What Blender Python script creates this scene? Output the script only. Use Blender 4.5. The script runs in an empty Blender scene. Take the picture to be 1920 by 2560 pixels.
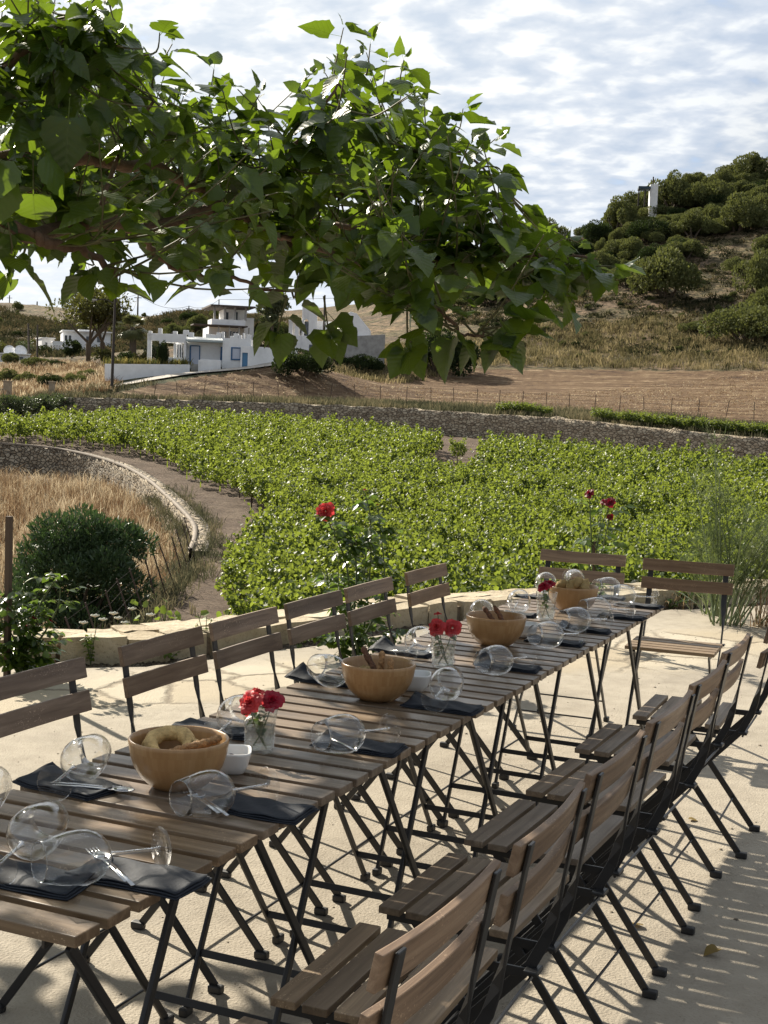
import bpy, bmesh, math, random
import numpy as np
from mathutils import Vector, Matrix
R = math.radians
C = bpy.context.scene.collection
SC = bpy.context.scene
rng = np.random.default_rng(7)
random.seed(7)

# ------------------------------------------------------------------ camera
IW, IH, FPX = 1920, 2560, 3413
YAW, PITCH, ROLL = 0.41553, -0.0831, 0.0373
CAM = np.array([1.1546, -1.5796, 1.4900])
_f = np.array([-math.sin(YAW)*math.cos(PITCH), math.cos(YAW)*math.cos(PITCH), math.sin(PITCH)])
_r0 = np.array([math.cos(YAW), math.sin(YAW), 0.0]); _u0 = np.cross(_r0, _f)
_r = math.cos(ROLL)*_r0 + math.sin(ROLL)*_u0
_u = np.cross(_r, _f)
cam = bpy.data.cameras.new("camera"); camo = bpy.data.objects.new("camera", cam); C.objects.link(camo)
cam.sensor_fit = 'VERTICAL'; cam.sensor_height = 36; cam.lens = 36*FPX/IH
cam.clip_start = 0.05; cam.clip_end = 5000
M = Matrix(((_r[0], _u[0], -_f[0], CAM[0]), (_r[1], _u[1], -_f[1], CAM[1]), (_r[2], _u[2], -_f[2], CAM[2]), (0, 0, 0, 1)))
camo.matrix_world = M
SC.camera = camo

# ------------------------------------------------------------------ light
SUN_AZ = R(-60)      # clockwise from +Y
SUN_EL = R(31)
sd = Vector((math.sin(SUN_AZ)*math.cos(SUN_EL), math.cos(SUN_AZ)*math.cos(SUN_EL), math.sin(SUN_EL)))
sun = bpy.data.lights.new("sun", 'SUN'); sun.energy = 5.0; sun.angle = R(0.55); sun.color = (1.0, 0.91, 0.76)
suno = bpy.data.objects.new("sun", sun); C.objects.link(suno)
suno.rotation_euler = sd.to_track_quat('Z', 'Y').to_euler()
SC.view_settings.view_transform = 'Standard'; SC.view_settings.look = 'None'
SC.view_settings.exposure = 1.05; SC.view_settings.gamma = 1
SC.cycles.max_bounces = 10; SC.cycles.transparent_max_bounces = 40
SC.cycles.use_denoising = True
SC.cycles.sample_clamp_indirect = 6

w = bpy.data.worlds.new("World"); SC.world = w; w.use_nodes = True
nt = w.node_tree; nt.nodes.clear()
def N(nt, t, **k):
    n = nt.nodes.new(t)
    for a, b in k.items():
        if a.startswith('i_'):
            key = a[2:]; key = int(key) if key.isdigit() else key.replace('_', ' ')
            n.inputs[key].default_value = b
        else: setattr(n, a, b)
    return n
def L(nt, a, b): nt.links.new(a, b)
def ramp(nt, src, stops, interp='LINEAR'):
    n = nt.nodes.new('ShaderNodeValToRGB'); n.color_ramp.interpolation = interp
    e = n.color_ramp.elements
    while len(e) < len(stops): e.new(0.5)
    for i, (p, c) in enumerate(stops):
        e[i].position = p; e[i].color = (*c, 1) if len(c) == 3 else c
    L(nt, src, n.inputs[0]); return n.outputs[0]
def mth(nt, op, a, b=None, c=None, clamp=False):
    n = nt.nodes.new('ShaderNodeMath'); n.operation = op; n.use_clamp = clamp
    for i, v in enumerate((a, b, c)):
        if v is None: continue
        if isinstance(v, (int, float)): n.inputs[i].default_value = v
        else: L(nt, v, n.inputs[i])
    return n.outputs[0]
def mix(nt, f, a, b, blend='MIX'):
    n = nt.nodes.new('ShaderNodeMix'); n.data_type = 'RGBA'; n.blend_type = blend
    for s, v in ((n.inputs[0], f), (n.inputs[6], a), (n.inputs[7], b)):
        if isinstance(v, (int, float)): s.default_value = v
        elif isinstance(v, tuple): s.default_value = (*v, 1) if len(v) == 3 else v
        else: L(nt, v, s)
    return n.outputs[2]

sky = N(nt, 'ShaderNodeTexSky', sky_type='NISHITA', sun_disc=False, sun_elevation=SUN_EL, sun_rotation=SUN_AZ, altitude=50)
tc = N(nt, 'ShaderNodeTexCoord')
sep = N(nt, 'ShaderNodeSeparateXYZ'); L(nt, tc.outputs['Generated'], sep.inputs[0])
zz = mth(nt, 'ADD', mth(nt, 'MAXIMUM', sep.outputs[2], 0.0), 0.24)
px = mth(nt, 'DIVIDE', sep.outputs[0], zz); py = mth(nt, 'DIVIDE', sep.outputs[1], zz)
comb = N(nt, 'ShaderNodeCombineXYZ'); L(nt, px, comb.inputs[0]); L(nt, py, comb.inputs[1])
mp = N(nt, 'ShaderNodeMapping'); L(nt, comb.outputs[0], mp.inputs[0]); mp.inputs['Rotation'].default_value = (0, 0, R(-38)); mp.inputs['Scale'].default_value = (1, 1.25, 1)
n1 = N(nt, 'ShaderNodeTexNoise', i_Scale=13.0, i_Detail=4.0, i_Roughness=0.5, i_Distortion=0.15); L(nt, mp.outputs[0], n1.inputs[0])
n2 = N(nt, 'ShaderNodeTexNoise', i_Scale=1.3, i_Detail=3.0, i_Roughness=0.5); L(nt, comb.outputs[0], n2.inputs[0])
n3 = N(nt, 'ShaderNodeTexNoise', i_Scale=2.0, i_Detail=2.0); L(nt, mp.outputs[0], n3.inputs[0])
dens = mth(nt, 'ADD', mth(nt, 'MULTIPLY', n1.outputs[0], 0.55), mth(nt, 'MULTIPLY', n2.outputs[0], 0.75))
cov = ramp(nt, dens, [(0.44, (0, 0, 0)), (0.56, (1, 1, 1))])
shade = ramp(nt, mth(nt, 'ADD', mth(nt, 'MULTIPLY', n1.outputs[0], 0.75), mth(nt, 'MULTIPLY', n3.outputs[0], 0.25)),
             [(0.38, (4.5, 5.1, 5.9)), (0.50, (5.6, 6.0, 6.5)), (0.60, (7.5, 7.6, 7.5))])
cl = mix(nt, cov, mix(nt, 0.6, sky.outputs[0], (3.9, 5.0, 7.0)), shade)
# towards the horizon the layer thins to even, pale cloud
hz = mth(nt, 'SMOOTH_MIN', mth(nt, 'MULTIPLY', sep.outputs[2], 7.0), 1.0, 0.1, clamp=True)
cl2 = mix(nt, hz, (6.4, 6.8, 7.3), cl)
# thin cloud is brightest around the sun and duller overhead and behind
vd = N(nt, 'ShaderNodeVectorMath', operation='DOT_PRODUCT'); L(nt, tc.outputs['Generated'], vd.inputs[0]); vd.inputs[1].default_value = tuple(sd)
glow = ramp(nt, vd.outputs['Value'], [(0.0, (.54, .56, .59)), (.25, (.46, .48, .51)), (.5, (.46, .48, .50)), (.66, (.88, .90, .94)), (.85, (1.10, 1.08, 1.05)), (1.0, (1.3, 1.24, 1.16))])
cl2 = mix(nt, 1.0, cl2, glow, 'MULTIPLY')
bg = N(nt, 'ShaderNodeBackground', i_Strength=0.07); L(nt, cl2, bg.inputs[0])
wo = N(nt, 'ShaderNodeOutputWorld'); L(nt, bg.outputs[0], wo.inputs[0])

# ------------------------------------------------------------------ pixel -> world helpers (D = picture drawn 1659 wide)
DS = 1920/1659
def ray(x, y):
    d = _f + (x*DS-IW/2)/FPX*_r - (y*DS-IH/2)/FPX*_u
    return d
def PZ(x, y, z):                      # where the sight line meets height z
    d = ray(x, y); t = (z-CAM[2])/d[2]; return CAM + t*d
def PD(x, y, dist):                   # at a horizontal distance
    d = ray(x, y); return CAM + d*dist/math.hypot(d[0], d[1])
def TOD(P):                           # world -> D pixels
    P = np.atleast_2d(P) - CAM; z = P @ _f
    return np.stack([(IW/2+FPX*(P@_r)/z)/DS, (IH/2-FPX*(P@_u)/z)/DS], 1), z
AX = np.array([-math.sin(YAW), math.cos(YAW)])      # view axis on the ground
def along(X, Y): return (np.asarray(X)-CAM[0])*AX[0] + (np.asarray(Y)-CAM[1])*AX[1]

# ------------------------------------------------------------------ object helpers
def tag(o, label=None, cat=None, group=None, kind=None):
    if label: o['label'] = label
    if cat: o['category'] = cat
    if group: o['group'] = group
    if kind: o['kind'] = kind
    return o
def empty(name, loc=(0, 0, 0), rz=0.0, label=None, cat=None, group=None):
    o = bpy.data.objects.new(name, None); C.objects.link(o); o.empty_display_size = 0.1
    o.location = loc; o.rotation_euler = (0, 0, rz)
    return tag(o, label, cat, group)
def copy_tree(o, parent=None):
    c = o.copy(); C.objects.link(c)
    if parent is not None: c.parent = parent
    for ch in list(o.children): copy_tree(ch, c)
    return c
class MB:
    def __init__(s): s.v = []; s.f = []
    def add(s, vs, fs):
        n = len(s.v); s.v += [tuple(map(float, p)) for p in vs]; s.f += [tuple(i+n for i in f) for f in fs]; return s
    def box(s, x0, x1, y0, y1, z0, z1, M=None):
        vs = [Vector((x, y, z)) for z in (z0, z1) for y in (y0, y1) for x in (x0, x1)]
        if M is not None: vs = [M @ v for v in vs]
        return s.add(vs, [(0, 2, 3, 1), (4, 5, 7, 6), (0, 1, 5, 4), (2, 6, 7, 3), (0, 4, 6, 2), (1, 3, 7, 5)])
    def beam(s, a, b, wd, th, side=(1, 0, 0)):
        """bar from a to b, wd wide across 'side', th thick the other way"""
        a = Vector(a); b = Vector(b); d = (b-a).normalized(); sd_ = Vector(side); sd_ = (sd_ - d*sd_.dot(d)).normalized(); n = d.cross(sd_)
        vs = []
        for p in (a, b):
            for i, j in ((-1, -1), (1, -1), (1, 1), (-1, 1)): vs.append(p + sd_*wd/2*i + n*th/2*j)
        return s.add(vs, [(0, 3, 2, 1), (4, 5, 6, 7), (0, 1, 5, 4), (1, 2, 6, 5), (2, 3, 7, 6), (3, 0, 4, 7)])
    def ribbon(s, pts, sides, wd, th):
        vs = []; n = len(pts)
        for i, p in enumerate(pts):
            p = Vector(p); d = (Vector(pts[min(i+1, n-1)])-Vector(pts[max(i-1, 0)])).normalized()
            sv = Vector(sides[i]); sv = (sv-d*sv.dot(d)).normalized(); m = d.cross(sv)
            for a_, b_ in ((-1, -1), (1, -1), (1, 1), (-1, 1)): vs.append(p+sv*wd/2*a_+m*th/2*b_)
        fs = [(0, 3, 2, 1), tuple(4*(n-1)+k for k in range(4))]
        for i in range(n-1):
            for k in range(4): fs.append((4*i+k, 4*i+(k+1) % 4, 4*i+4+(k+1) % 4, 4*i+4+k))
        return s.add(vs, fs)
    def tube(s, pts, rad, seg=8, cap=True):
        pts = [Vector(p) for p in pts]; n = len(pts)
        if isinstance(rad, (int, float)): rad = [rad]*n
        d0 = (pts[1]-pts[0]).normalized(); up = Vector((0, 0, 1)) if abs(d0.z) < .9 else Vector((1, 0, 0))
        u = d0.cross(up).normalized(); vs = []
        for i, p in enumerate(pts):
            d = (pts[min(i+1, n-1)]-pts[max(i-1, 0)]).normalized(); u = (u-d*u.dot(d)).normalized(); v = d.cross(u)
            for k in range(seg):
                a = 2*math.pi*k/seg; vs.append(p+(u*math.cos(a)+v*math.sin(a))*rad[i])
        fs = [(seg*i+k, seg*i+(k+1) % seg, seg*(i+1)+(k+1) % seg, seg*(i+1)+k) for i in range(n-1) for k in range(seg)]
        if cap: fs += [tuple(range(seg))[::-1], tuple(seg*(n-1)+k for k in range(seg))]
        return s.add(vs, fs)
    def lathe(s, prof, seg=32, M=None):
        vs = []; n = len(prof)
        for r_, z in prof:
            for k in range(seg):
                a = 2*math.pi*k/seg; v = Vector((r_*math.cos(a), r_*math.sin(a), z)); vs.append(M @ v if M is not None else v)
        fs = [(seg*i+k, seg*i+(k+1) % seg, seg*(i+1)+(k+1) % seg, seg*(i+1)+k) for i in range(n-1) for k in range(seg)]
        return s.add(vs, fs)
    def prism(s, poly, z0, z1, M=None):
        n = len(poly); vs = [Vector((x, y, z0)) for x, y in poly]+[Vector((x, y, z1)) for x, y in poly]
        if M is not None: vs = [M @ v for v in vs]
        return s.add(vs, [tuple(range(n))[::-1], tuple(range(n, 2*n))]+[(i, (i+1) % n, n+(i+1) % n, n+i) for i in range(n)])
    def build(s, name, mat, parent=None, smooth=False, bevel=0, merge=0, subdiv=0, bseg=2):
        me = bpy.data.meshes.new(name); me.from_pydata(s.v, [], s.f)
        bm = bmesh.new(); bm.from_mesh(me)
        if merge: bmesh.ops.remove_doubles(bm, verts=bm.verts, dist=merge)
        if bevel: bmesh.ops.bevel(bm, geom=[e for e in bm.edges if e.is_manifold and e.calc_face_angle(0) > .5], offset=bevel, segments=bseg, profile=.6, affect='EDGES', clamp_overlap=True)
        bmesh.ops.recalc_face_normals(bm, faces=bm.faces)
        bm.to_mesh(me); bm.free()
        if smooth: me.polygons.foreach_set('use_smooth', [True]*len(me.polygons))
        me.materials.append(mat)
        o = bpy.data.objects.new(name, me); C.objects.link(o)
        if parent is not None: o.parent = parent
        if subdiv:
            m = o.modifiers.new('s', 'SUBSURF'); m.levels = subdiv; m.render_levels = subdiv
        return o
def npmesh(name, V, F, mat, parent=None, smooth=False):
    V = np.asarray(V, dtype=np.float32); F = np.asarray(F, dtype=np.int32); k = F.shape[1]
    me = bpy.data.meshes.new(name)
    me.vertices.add(len(V)); me.vertices.foreach_set('co', V.ravel())
    me.loops.add(F.size); me.loops.foreach_set('vertex_index', F.ravel())
    me.polygons.add(len(F)); me.polygons.foreach_set('loop_start', np.arange(0, F.size, k, dtype=np.int32))
    me.update(calc_edges=True)
    if smooth: me.polygons.foreach_set('use_smooth', np.ones(len(F), dtype=bool))
    me.materials.append(mat)
    o = bpy.data.objects.new(name, me); C.objects.link(o)
    if parent is not None: o.parent = parent
    return o
def frames(Y, Nn):
    """orthonormal frames (n,3,3) columns x,y,z from leaf axis Y and wished normal"""
    Y = Y/np.linalg.norm(Y, axis=1, keepdims=True)
    Xx = np.cross(Y, Nn); Xx /= np.linalg.norm(Xx, axis=1, keepdims=True)+1e-9
    Z = np.cross(Xx, Y)
    return np.stack([Xx, Y, Z], 2)
def stamp(tmplV, tmplF, P, Fr, S):
    V = np.einsum('nij,kj->nki', Fr, tmplV)*S[:, None, None] + P[:, None, :]
    n, k = V.shape[:2]
    F = tmplF[None]+(np.arange(n)*k)[:, None, None]
    return V.reshape(-1, 3), F.reshape(-1, tmplF.shape[1])
def join(parts):
    Vs = []; Fs = []; n = 0
    for V, F in parts: Vs.append(V); Fs.append(F+n); n += len(V)
    return np.concatenate(Vs), np.concatenate(Fs)

# ------------------------------------------------------------------ materials
def newmat(name):
    m = bpy.data.materials.new(name); m.use_nodes = True; nt = m.node_tree; nt.nodes.clear()
    out = nt.nodes.new('ShaderNodeOutputMaterial'); return m, nt, out
def bump(nt, h, st=0.3, dist=0.01):
    b = N(nt, 'ShaderNodeBump', i_Strength=st, i_Distance=dist); L(nt, h, b.inputs['Height']); return b.outputs[0]
def objco(nt, scale=(1, 1, 1), rnd=True, which='Object'):
    tc = N(nt, 'ShaderNodeTexCoord'); mp = N(nt, 'ShaderNodeMapping'); L(nt, tc.outputs[which], mp.inputs[0]); mp.inputs['Scale'].default_value = scale
    if rnd:
        oi = N(nt, 'ShaderNodeObjectInfo'); geo = N(nt, 'ShaderNodeNewGeometry')
        s_ = mth(nt, 'ADD', mth(nt, 'MULTIPLY', oi.outputs['Random'], 37.0), mth(nt, 'MULTIPLY', geo.outputs['Random Per Island'], 23.0))
        cb = N(nt, 'ShaderNodeCombineXYZ'); L(nt, s_, cb.inputs[0]); L(nt, s_, cb.inputs[1]); L(nt, s_, cb.inputs[2])
        L(nt, cb.outputs[0], mp.inputs['Location'])
        return mp.outputs[0], oi.outputs['Random'], geo.outputs['Random Per Island']
    return mp.outputs[0]
def pbr(name, col, rough=0.6, metal=0.0, spec=0.5, noise=None, bmp=None, coat=0):
    m, nt, out = newmat(name); p = N(nt, 'ShaderNodeBsdfPrincipled', i_Roughness=rough, i_Metallic=metal)
    p.inputs['Specular IOR Level'].default_value = spec; p.inputs['Coat Weight'].default_value = coat
    p.inputs['Base Color'].default_value = (*col, 1)
    if noise:
        sc, amt = noise; co = objco(nt, rnd=False); n = N(nt, 'ShaderNodeTexNoise', i_Scale=sc, i_Detail=5.0, i_Roughness=.6); L(nt, co, n.inputs[0])
        L(nt, ramp(nt, n.outputs[0], [(.3, tuple(c*(1-amt) for c in col)), (.7, tuple(min(1, c*(1+amt)) for c in col))]), p.inputs['Base Color'])
    if bmp:
        sc, st, di = bmp; co = objco(nt, rnd=False); n = N(nt, 'ShaderNodeTexNoise', i_Scale=sc, i_Detail=6.0); L(nt, co, n.inputs[0])
        L(nt, bump(nt, n.outputs[0], st, di), p.inputs['Normal'])
    L(nt, p.outputs[0], out.inputs[0]); return m
def wood(name, dark, mid, light, rough=(0.38, 0.6), axis=0):
    m, nt, out = newmat(name)
    sc = [55, 55, 55]; sc[axis] = 2.6
    co, r1, r2 = objco(nt, tuple(sc))
    n = N(nt, 'ShaderNodeTexNoise', i_Scale=1.0, i_Detail=6.0, i_Roughness=.62, i_Distortion=.6); L(nt, co, n.inputs[0])
    sc2 = [14, 14, 14]; sc2[axis] = 4
    co2, _, _ = objco(nt, tuple(sc2)); nb = N(nt, 'ShaderNodeTexNoise', i_Scale=1.0, i_Detail=4.0); L(nt, co2, nb.inputs[0])
    c = ramp(nt, n.outputs[0], [(.28, dark), (.5, mid), (.75, light)])
    c = mix(nt, mth(nt, 'MULTIPLY', nb.outputs[0], .55), c, tuple(x*.55 for x in mid))
    co3, _, _ = objco(nt, (240, 240, 240)); fk = N(nt, 'ShaderNodeTexNoise', i_Scale=1.0, i_Detail=2.0); L(nt, co3, fk.inputs[0])
    co4, _, _ = objco(nt, (9, 22, 22)); fm_ = N(nt, 'ShaderNodeTexNoise', i_Scale=1.0, i_Detail=3.0); L(nt, co4, fm_.inputs[0])
    c = mix(nt, mth(nt, 'MULTIPLY', mth(nt, 'MULTIPLY', ramp(nt, fk.outputs[0], [(.60, (0, 0, 0)), (.68, (1, 1, 1))]), ramp(nt, fm_.outputs[0], [(.52, (0, 0, 0)), (.62, (1, 1, 1))])), .55), c, tuple(min(1, x*1.5) for x in light))
    rr = mth(nt, 'FRACT', mth(nt, 'ADD', mth(nt, 'MULTIPLY', r2, 7.3), mth(nt, 'MULTIPLY', r1, 3.1)))
    hsv = N(nt, 'ShaderNodeHueSaturation'); L(nt, c, hsv.inputs['Color'])
    L(nt, mth(nt, 'MULTIPLY_ADD', rr, .55, .78), hsv.inputs['Value']); L(nt, mth(nt, 'MULTIPLY_ADD', r1, .3, .82), hsv.inputs['Saturation'])
    p = N(nt, 'ShaderNodeBsdfPrincipled'); L(nt, hsv.outputs[0], p.inputs['Base Color'])
    L(nt, ramp(nt, nb.outputs[0], [(.35, (rough[0],)*3), (.65, (rough[1],)*3)]), p.inputs['Roughness'])
    L(nt, bump(nt, n.outputs[0], .35, .002), p.inputs['Normal'])
    L(nt, p.outputs[0], out.inputs[0]); return m
def leafmat(name, a, b, trans, tfac=.45, rough=.38, gloss=.5, veins=False, obj_rnd=True, blade=False, patch=False):
    """two-sided leaf: diffuse+gloss over light passing through the blade"""
    m, nt, out = newmat(name)
    geo = N(nt, 'ShaderNodeNewGeometry'); oi = N(nt, 'ShaderNodeObjectInfo')
    rr = mth(nt, 'FRACT', mth(nt, 'ADD', mth(nt, 'MULTIPLY', geo.outputs['Random Per Island'], 1.0), mth(nt, 'MULTIPLY', oi.outputs['Random'], 1.0 if obj_rnd else 0)))
    col = mix(nt, rr, a, b)
    if patch:
        tcw = N(nt, 'ShaderNodeNewGeometry'); pn = N(nt, 'ShaderNodeTexNoise', i_Scale=.55, i_Detail=2.0); L(nt, tcw.outputs['Position'], pn.inputs[0]); col = mix(nt, 1.0, col, ramp(nt, pn.outputs[0], [(.35, (.55, .62, .6)), (.5, (.9, .95, .9)), (.65, (1.35, 1.22, .95))]), 'MULTIPLY')
    tcol = mix(nt, rr, trans, tuple(x*.75 for x in trans))
    p = N(nt, 'ShaderNodeBsdfPrincipled', i_Roughness=rough); p.inputs['Specular IOR Level'].default_value = gloss
    L(nt, col, p.inputs['Base Color'])
    t = N(nt, 'ShaderNodeBsdfTranslucent'); L(nt, tcol, t.inputs[0])
    if blade:
        tcn = N(nt, 'ShaderNodeTexCoord'); s_ = N(nt, 'ShaderNodeSeparateXYZ'); L(nt, tcn.outputs['UV'], s_.inputs[0])
        au = mth(nt, 'ABSOLUTE', mth(nt, 'SUBTRACT', s_.outputs[0], .5))
        side = mth(nt, 'ABSOLUTE', mth(nt, 'SINE', mth(nt, 'MULTIPLY', mth(nt, 'SUBTRACT', s_.outputs[1], mth(nt, 'MULTIPLY', au, .8)), 20.0)))
        vein = mth(nt, 'MAXIMUM', ramp(nt, au, [(.006, (1, 1, 1)), (.022, (0, 0, 0))]), ramp(nt, side, [(.05, (.8,)*3), (.22, (0, 0, 0))]))
        col = mix(nt, mth(nt, 'MULTIPLY', vein, .28), col, (.09, .13, .04)); L(nt, col, p.inputs['Base Color'])
        tcol = mix(nt, mth(nt, 'MULTIPLY', vein, .5), tcol, tuple(x*.45 for x in trans)); L(nt, tcol, t.inputs[0])
        L(nt, bump(nt, mth(nt, 'ADD', mth(nt, 'MULTIPLY', side, -1.0), mth(nt, 'MULTIPLY', vein, -.6)), .30, .003), p.inputs['Normal'])
    if veins:
        co = objco(nt, rnd=False); n = N(nt, 'ShaderNodeTexNoise', i_Scale=45.0, i_Detail=3.0); L(nt, co, n.inputs[0]); bb = bump(nt, n.outputs[0], .5, .004)
        L(nt, bb, p.inputs['Normal'])
    ms = N(nt, 'ShaderNodeMixShader', i_0=tfac); L(nt, p.outputs[0], ms.inputs[1]); L(nt, t.outputs[0], ms.inputs[2])
    L(nt, ms.outputs[0], out.inputs[0]); return m
def glassmat(name, tint=(.985, .99, .99), base=.0, edge=1.0):
    m, nt, out = newmat(name)
    lw = N(nt, 'ShaderNodeLayerWeight', i_Blend=.35)
    fr = ramp(nt, lw.outputs['Facing'], [(0.0, (base,)*3), (.45, (base*1.2+.03,)*3), (.68, (.30,)*3), (.84, (.9,)*3), (1.0, (edge,)*3)])
    t = N(nt, 'ShaderNodeBsdfTransparent'); tint_ = ramp(nt, lw.outputs['Facing'], [(0, tint), (.75, tuple(x*.95 for x in tint)), (1, tuple(x*.6 for x in tint))]); L(nt, tint_, t.inputs[0])
    g = N(nt, 'ShaderNodeBsdfGlass', i_Roughness=0.0, i_IOR=1.46); g.inputs[0].default_value = (1, 1, 1, 1)
    gg = N(nt, 'ShaderNodeBsdfGlossy', i_Roughness=.07); gg.inputs[0].default_value = (1, 1, 1, 1)
    m1 = N(nt, 'ShaderNodeMixShader'); L(nt, ramp(nt, lw.outputs['Facing'], [(0, (.028,)*3), (.5, (.07,)*3), (.8, (.32,)*3)]), m1.inputs[0]); L(nt, t.outputs[0], m1.inputs[1]); L(nt, gg.outputs[0], m1.inputs[2])
    ms = N(nt, 'ShaderNodeMixShader'); L(nt, fr, ms.inputs[0]); L(nt, m1.outputs[0], ms.inputs[1]); L(nt, g.outputs[0], ms.inputs[2])
    L(nt, ms.outputs[0], out.inputs[0]); return m

WT = wood('table wood', (.070, .046, .027), (.168, .115, .071), (.31, .232, .158), rough=(.30, .52))
WB = wood('backrest wood', (.10, .060, .036), (.20, .130, .080), (.33, .235, .155), rough=(.5, .72))
WS = wood('seat wood', (.085, .056, .034), (.185, .130, .080), (.30, .225, .145), rough=(.45, .65))
BLK = pbr('black steel', (.012, .012, .013), rough=.42, spec=.5)
CAP = pbr('black plastic', (.015, .015, .016), rough=.55)
GL = glassmat('clear glass'); GL2 = glassmat('tumbler glass', (.985, .99, .985), .06, 1.0)
NAP = pbr('navy napkin', (.008, .012, .020), rough=.75, spec=.4, bmp=(60, .4, .004))
STEEL = pbr('cutlery steel', (.62, .62, .62), rough=.22, metal=1)
CER = pbr('white ceramic', (.72, .72, .70), rough=.18, spec=.6)
OLV = pbr('dark olive', (.028, .008, .012), rough=.18, spec=.7)
# ------------------------------------------------------------------ tables
PITCH_S = 0.0791; TW = 0.55; TLEN = 7*PITCH_S+0.003
SX, SY = 1, 1
def make_table():
    t = empty('folding_table')
    m = MB()
    for i in range(7):
        y = -TLEN/2+0.0015+PITCH_S*i
        jit = random.uniform(-.002, .002)
        m.box(-TW/2+jit, TW/2+jit, y, y+.060, .682, .700)
    m.build('tabletop', WT, t, bevel=.0022)
    for s in (-1, 1):
        x = s*.205
        MB().beam((x, -.262, .672), (x, .262, .672), .006, .018, (1, 0, 0)).build('side_rail', BLK, t, bevel=.001)
        for (ya, yb, off) in ((-.262, .235, 0), (.06, -.250, -.016)):
            xx = s*.252+(s*off)
            m = MB().beam((xx, ya, .676), (xx, yb, .018), .010, .018, (1, 0, 0))
            lg = m.build('leg', BLK, t, bevel=.003)
            d = 1 if yb > 0 else -1
            MB().box(xx-.011, xx+.011, yb-.016+d*.004, yb+.020+d*.004, 0, .022).build('foot_cap', CAP, lg, bevel=.005)
    for (ya, yb, z, xr) in ((-.262, .235, .105, .252), (.06, -.250, .135, .236)):
        k = (.676-z)/(.676-.018); y = ya+(yb-ya)*k
        MB().beam((-xr, y, z), (xr, y, z), .018, .006, (0, .25, 1)).build('crossbar', BLK, t, bevel=.001)
    MB().beam((-.236, .06, .668), (.236, .06, .668), .012, .006, (0, 1, 0)).build('crossbar', BLK, t, bevel=.001)
    return t
TABLE_LABELS = [
 'slatted wooden folding table at the near end of the row, under the four lying glasses',
 'second slatted table from the near end, under the first bread bowl',
 'third slatted table from the near end, with the nearest rose tumbler by its edge',
 'fourth slatted table from the near end, under the second bread bowl',
 'fifth slatted table from the near end, with the two coral roses on it',
 'sixth slatted table from the near end, with the third bread bowl on it',
 'slatted wooden folding table at the far end of the row, under the farthest bowl']
t0 = make_table()
for k in range(7):
    t = t0 if k == 0 else copy_tree(t0)
    t.location = (-TW/2+random.uniform(-.003, .003), .275+k*.5567, 0)
    t.rotation_euler = (0, 0, random.uniform(-.004, .004))
    tag(t, TABLE_LABELS[k] + (' of the row' if False else ''), 'table', 'slatted folding tables pushed into one row')

# ------------------------------------------------------------------ chairs  (local: sits facing -Y, backrest at +Y)
def make_chair():
    c = empty('folding_chair')
    m = MB()
    for i in range(5):
        y = i*.064
        m.box(-.186, .186, y, y+.050, .446, .462)
    m.build('seat', WS, c, bevel=.002)
    m = MB()
    for zc, yc in ((.792, .452), (.705, .434)):
        Mx = Matrix.Translation((0, yc, zc)) @ Matrix.Rotation(R(-12), 4, 'X')
        # gently bowed slat
        pts = [(x, .012*(1-(x/.2)**2), 0) for x in np.linspace(-.2, .2, 9)]
        vs = []
        for x, y, z in pts:
            for yy, zz in ((-.007, -.028), (.007, -.028), (.007, .028), (-.007, .028)): vs.append(Mx @ Vector((x, y+yy, zz)))
        fs = [(0, 1, 2, 3), tuple(32+k for k in (3, 2, 1, 0))]
        for i in range(8):
            for k in range(4): fs.append((4*i+k, 4*i+4+k, 4*i+4+(k+1) % 4, 4*i+(k+1) % 4))
        m.add(vs, fs)
    m.build('backrest', WB, c, bevel=.002)
    for s in (-1, 1):
        x = s*.165
        # back upright that twists and bends down to the front foot
        pts = [(x, .473, .815), (x, .463, .765), (x, .452, .70), (x, .441, .64), (x+s*.002, .433, .60), (x+s*.004, .424, .56), (x+s*.005, .410, .51), (x+s*.005, .380, .45), (x+s*.005, .325, .39),
               (x+s*.005, .24, .30), (x+s*.005, .12, .165), (x+s*.005, -.012, .018)]
        A = [0, 0, 0, .05, .35, .75, 1, 1, 1, 1, 1, 1]
        sides = [Vector((math.cos(a*math.pi/2), math.sin(a*math.pi/2)*.95, math.sin(a*math.pi/2)*.3)) for a in A]
        lg = MB().ribbon(pts, sides, .024, .006).build('leg', BLK, c, bevel=.0012, bseg=1)
        MB().box(x+s*.005-.011, x+s*.005+.011, -.034, .006, 0, .022).build('foot_cap', CAP, lg, bevel=.005)
        lg = MB().beam((x-s*.008, .075, .432), (x-s*.008, .392, .018), .007, .022).build('leg', BLK, c, bevel=.002)
        MB().box(x-s*.008-.011, x-s*.008+.011, .384, .424, 0, .022).build('foot_cap', CAP, lg, bevel=.005)
        MB().beam((x-s*.002, .01, .436), (x-s*.002, .375, .436), .005, .020).build('seat_rail', BLK, c, bevel=.001)
        MB().box(x-.020, x+.020, .372, .402, .438, .448).build('hinge_bracket', BLK, c, bevel=.003)
    MB().tube([(-.157, .318, .115), (.157, .318, .115)], .004, 6).build('crossbar', BLK, c)
    MB().tube([(-.170, .05, .085), (.170, .05, .085)], .004, 6).build('crossbar', BLK, c)
    MB().tube([(-.165, .385, .430), (.165, .385, .430)], .004, 6).build('crossbar', BLK, c)
    return c
ch0 = make_chair()
def place_chair(x, y, rz, label, group, first=[1]):
    c = ch0 if first else copy_tree(ch0)
    if first: first.pop()
    c.location = (x, y, 0); c.rotation_euler = (0, 0, rz); c.scale = (1.04, .95, .966); tag(c, label, 'chair', group)
RG = 'folding chairs along the right side of the tables'; LG = 'folding chairs along the left side of the tables'
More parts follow.
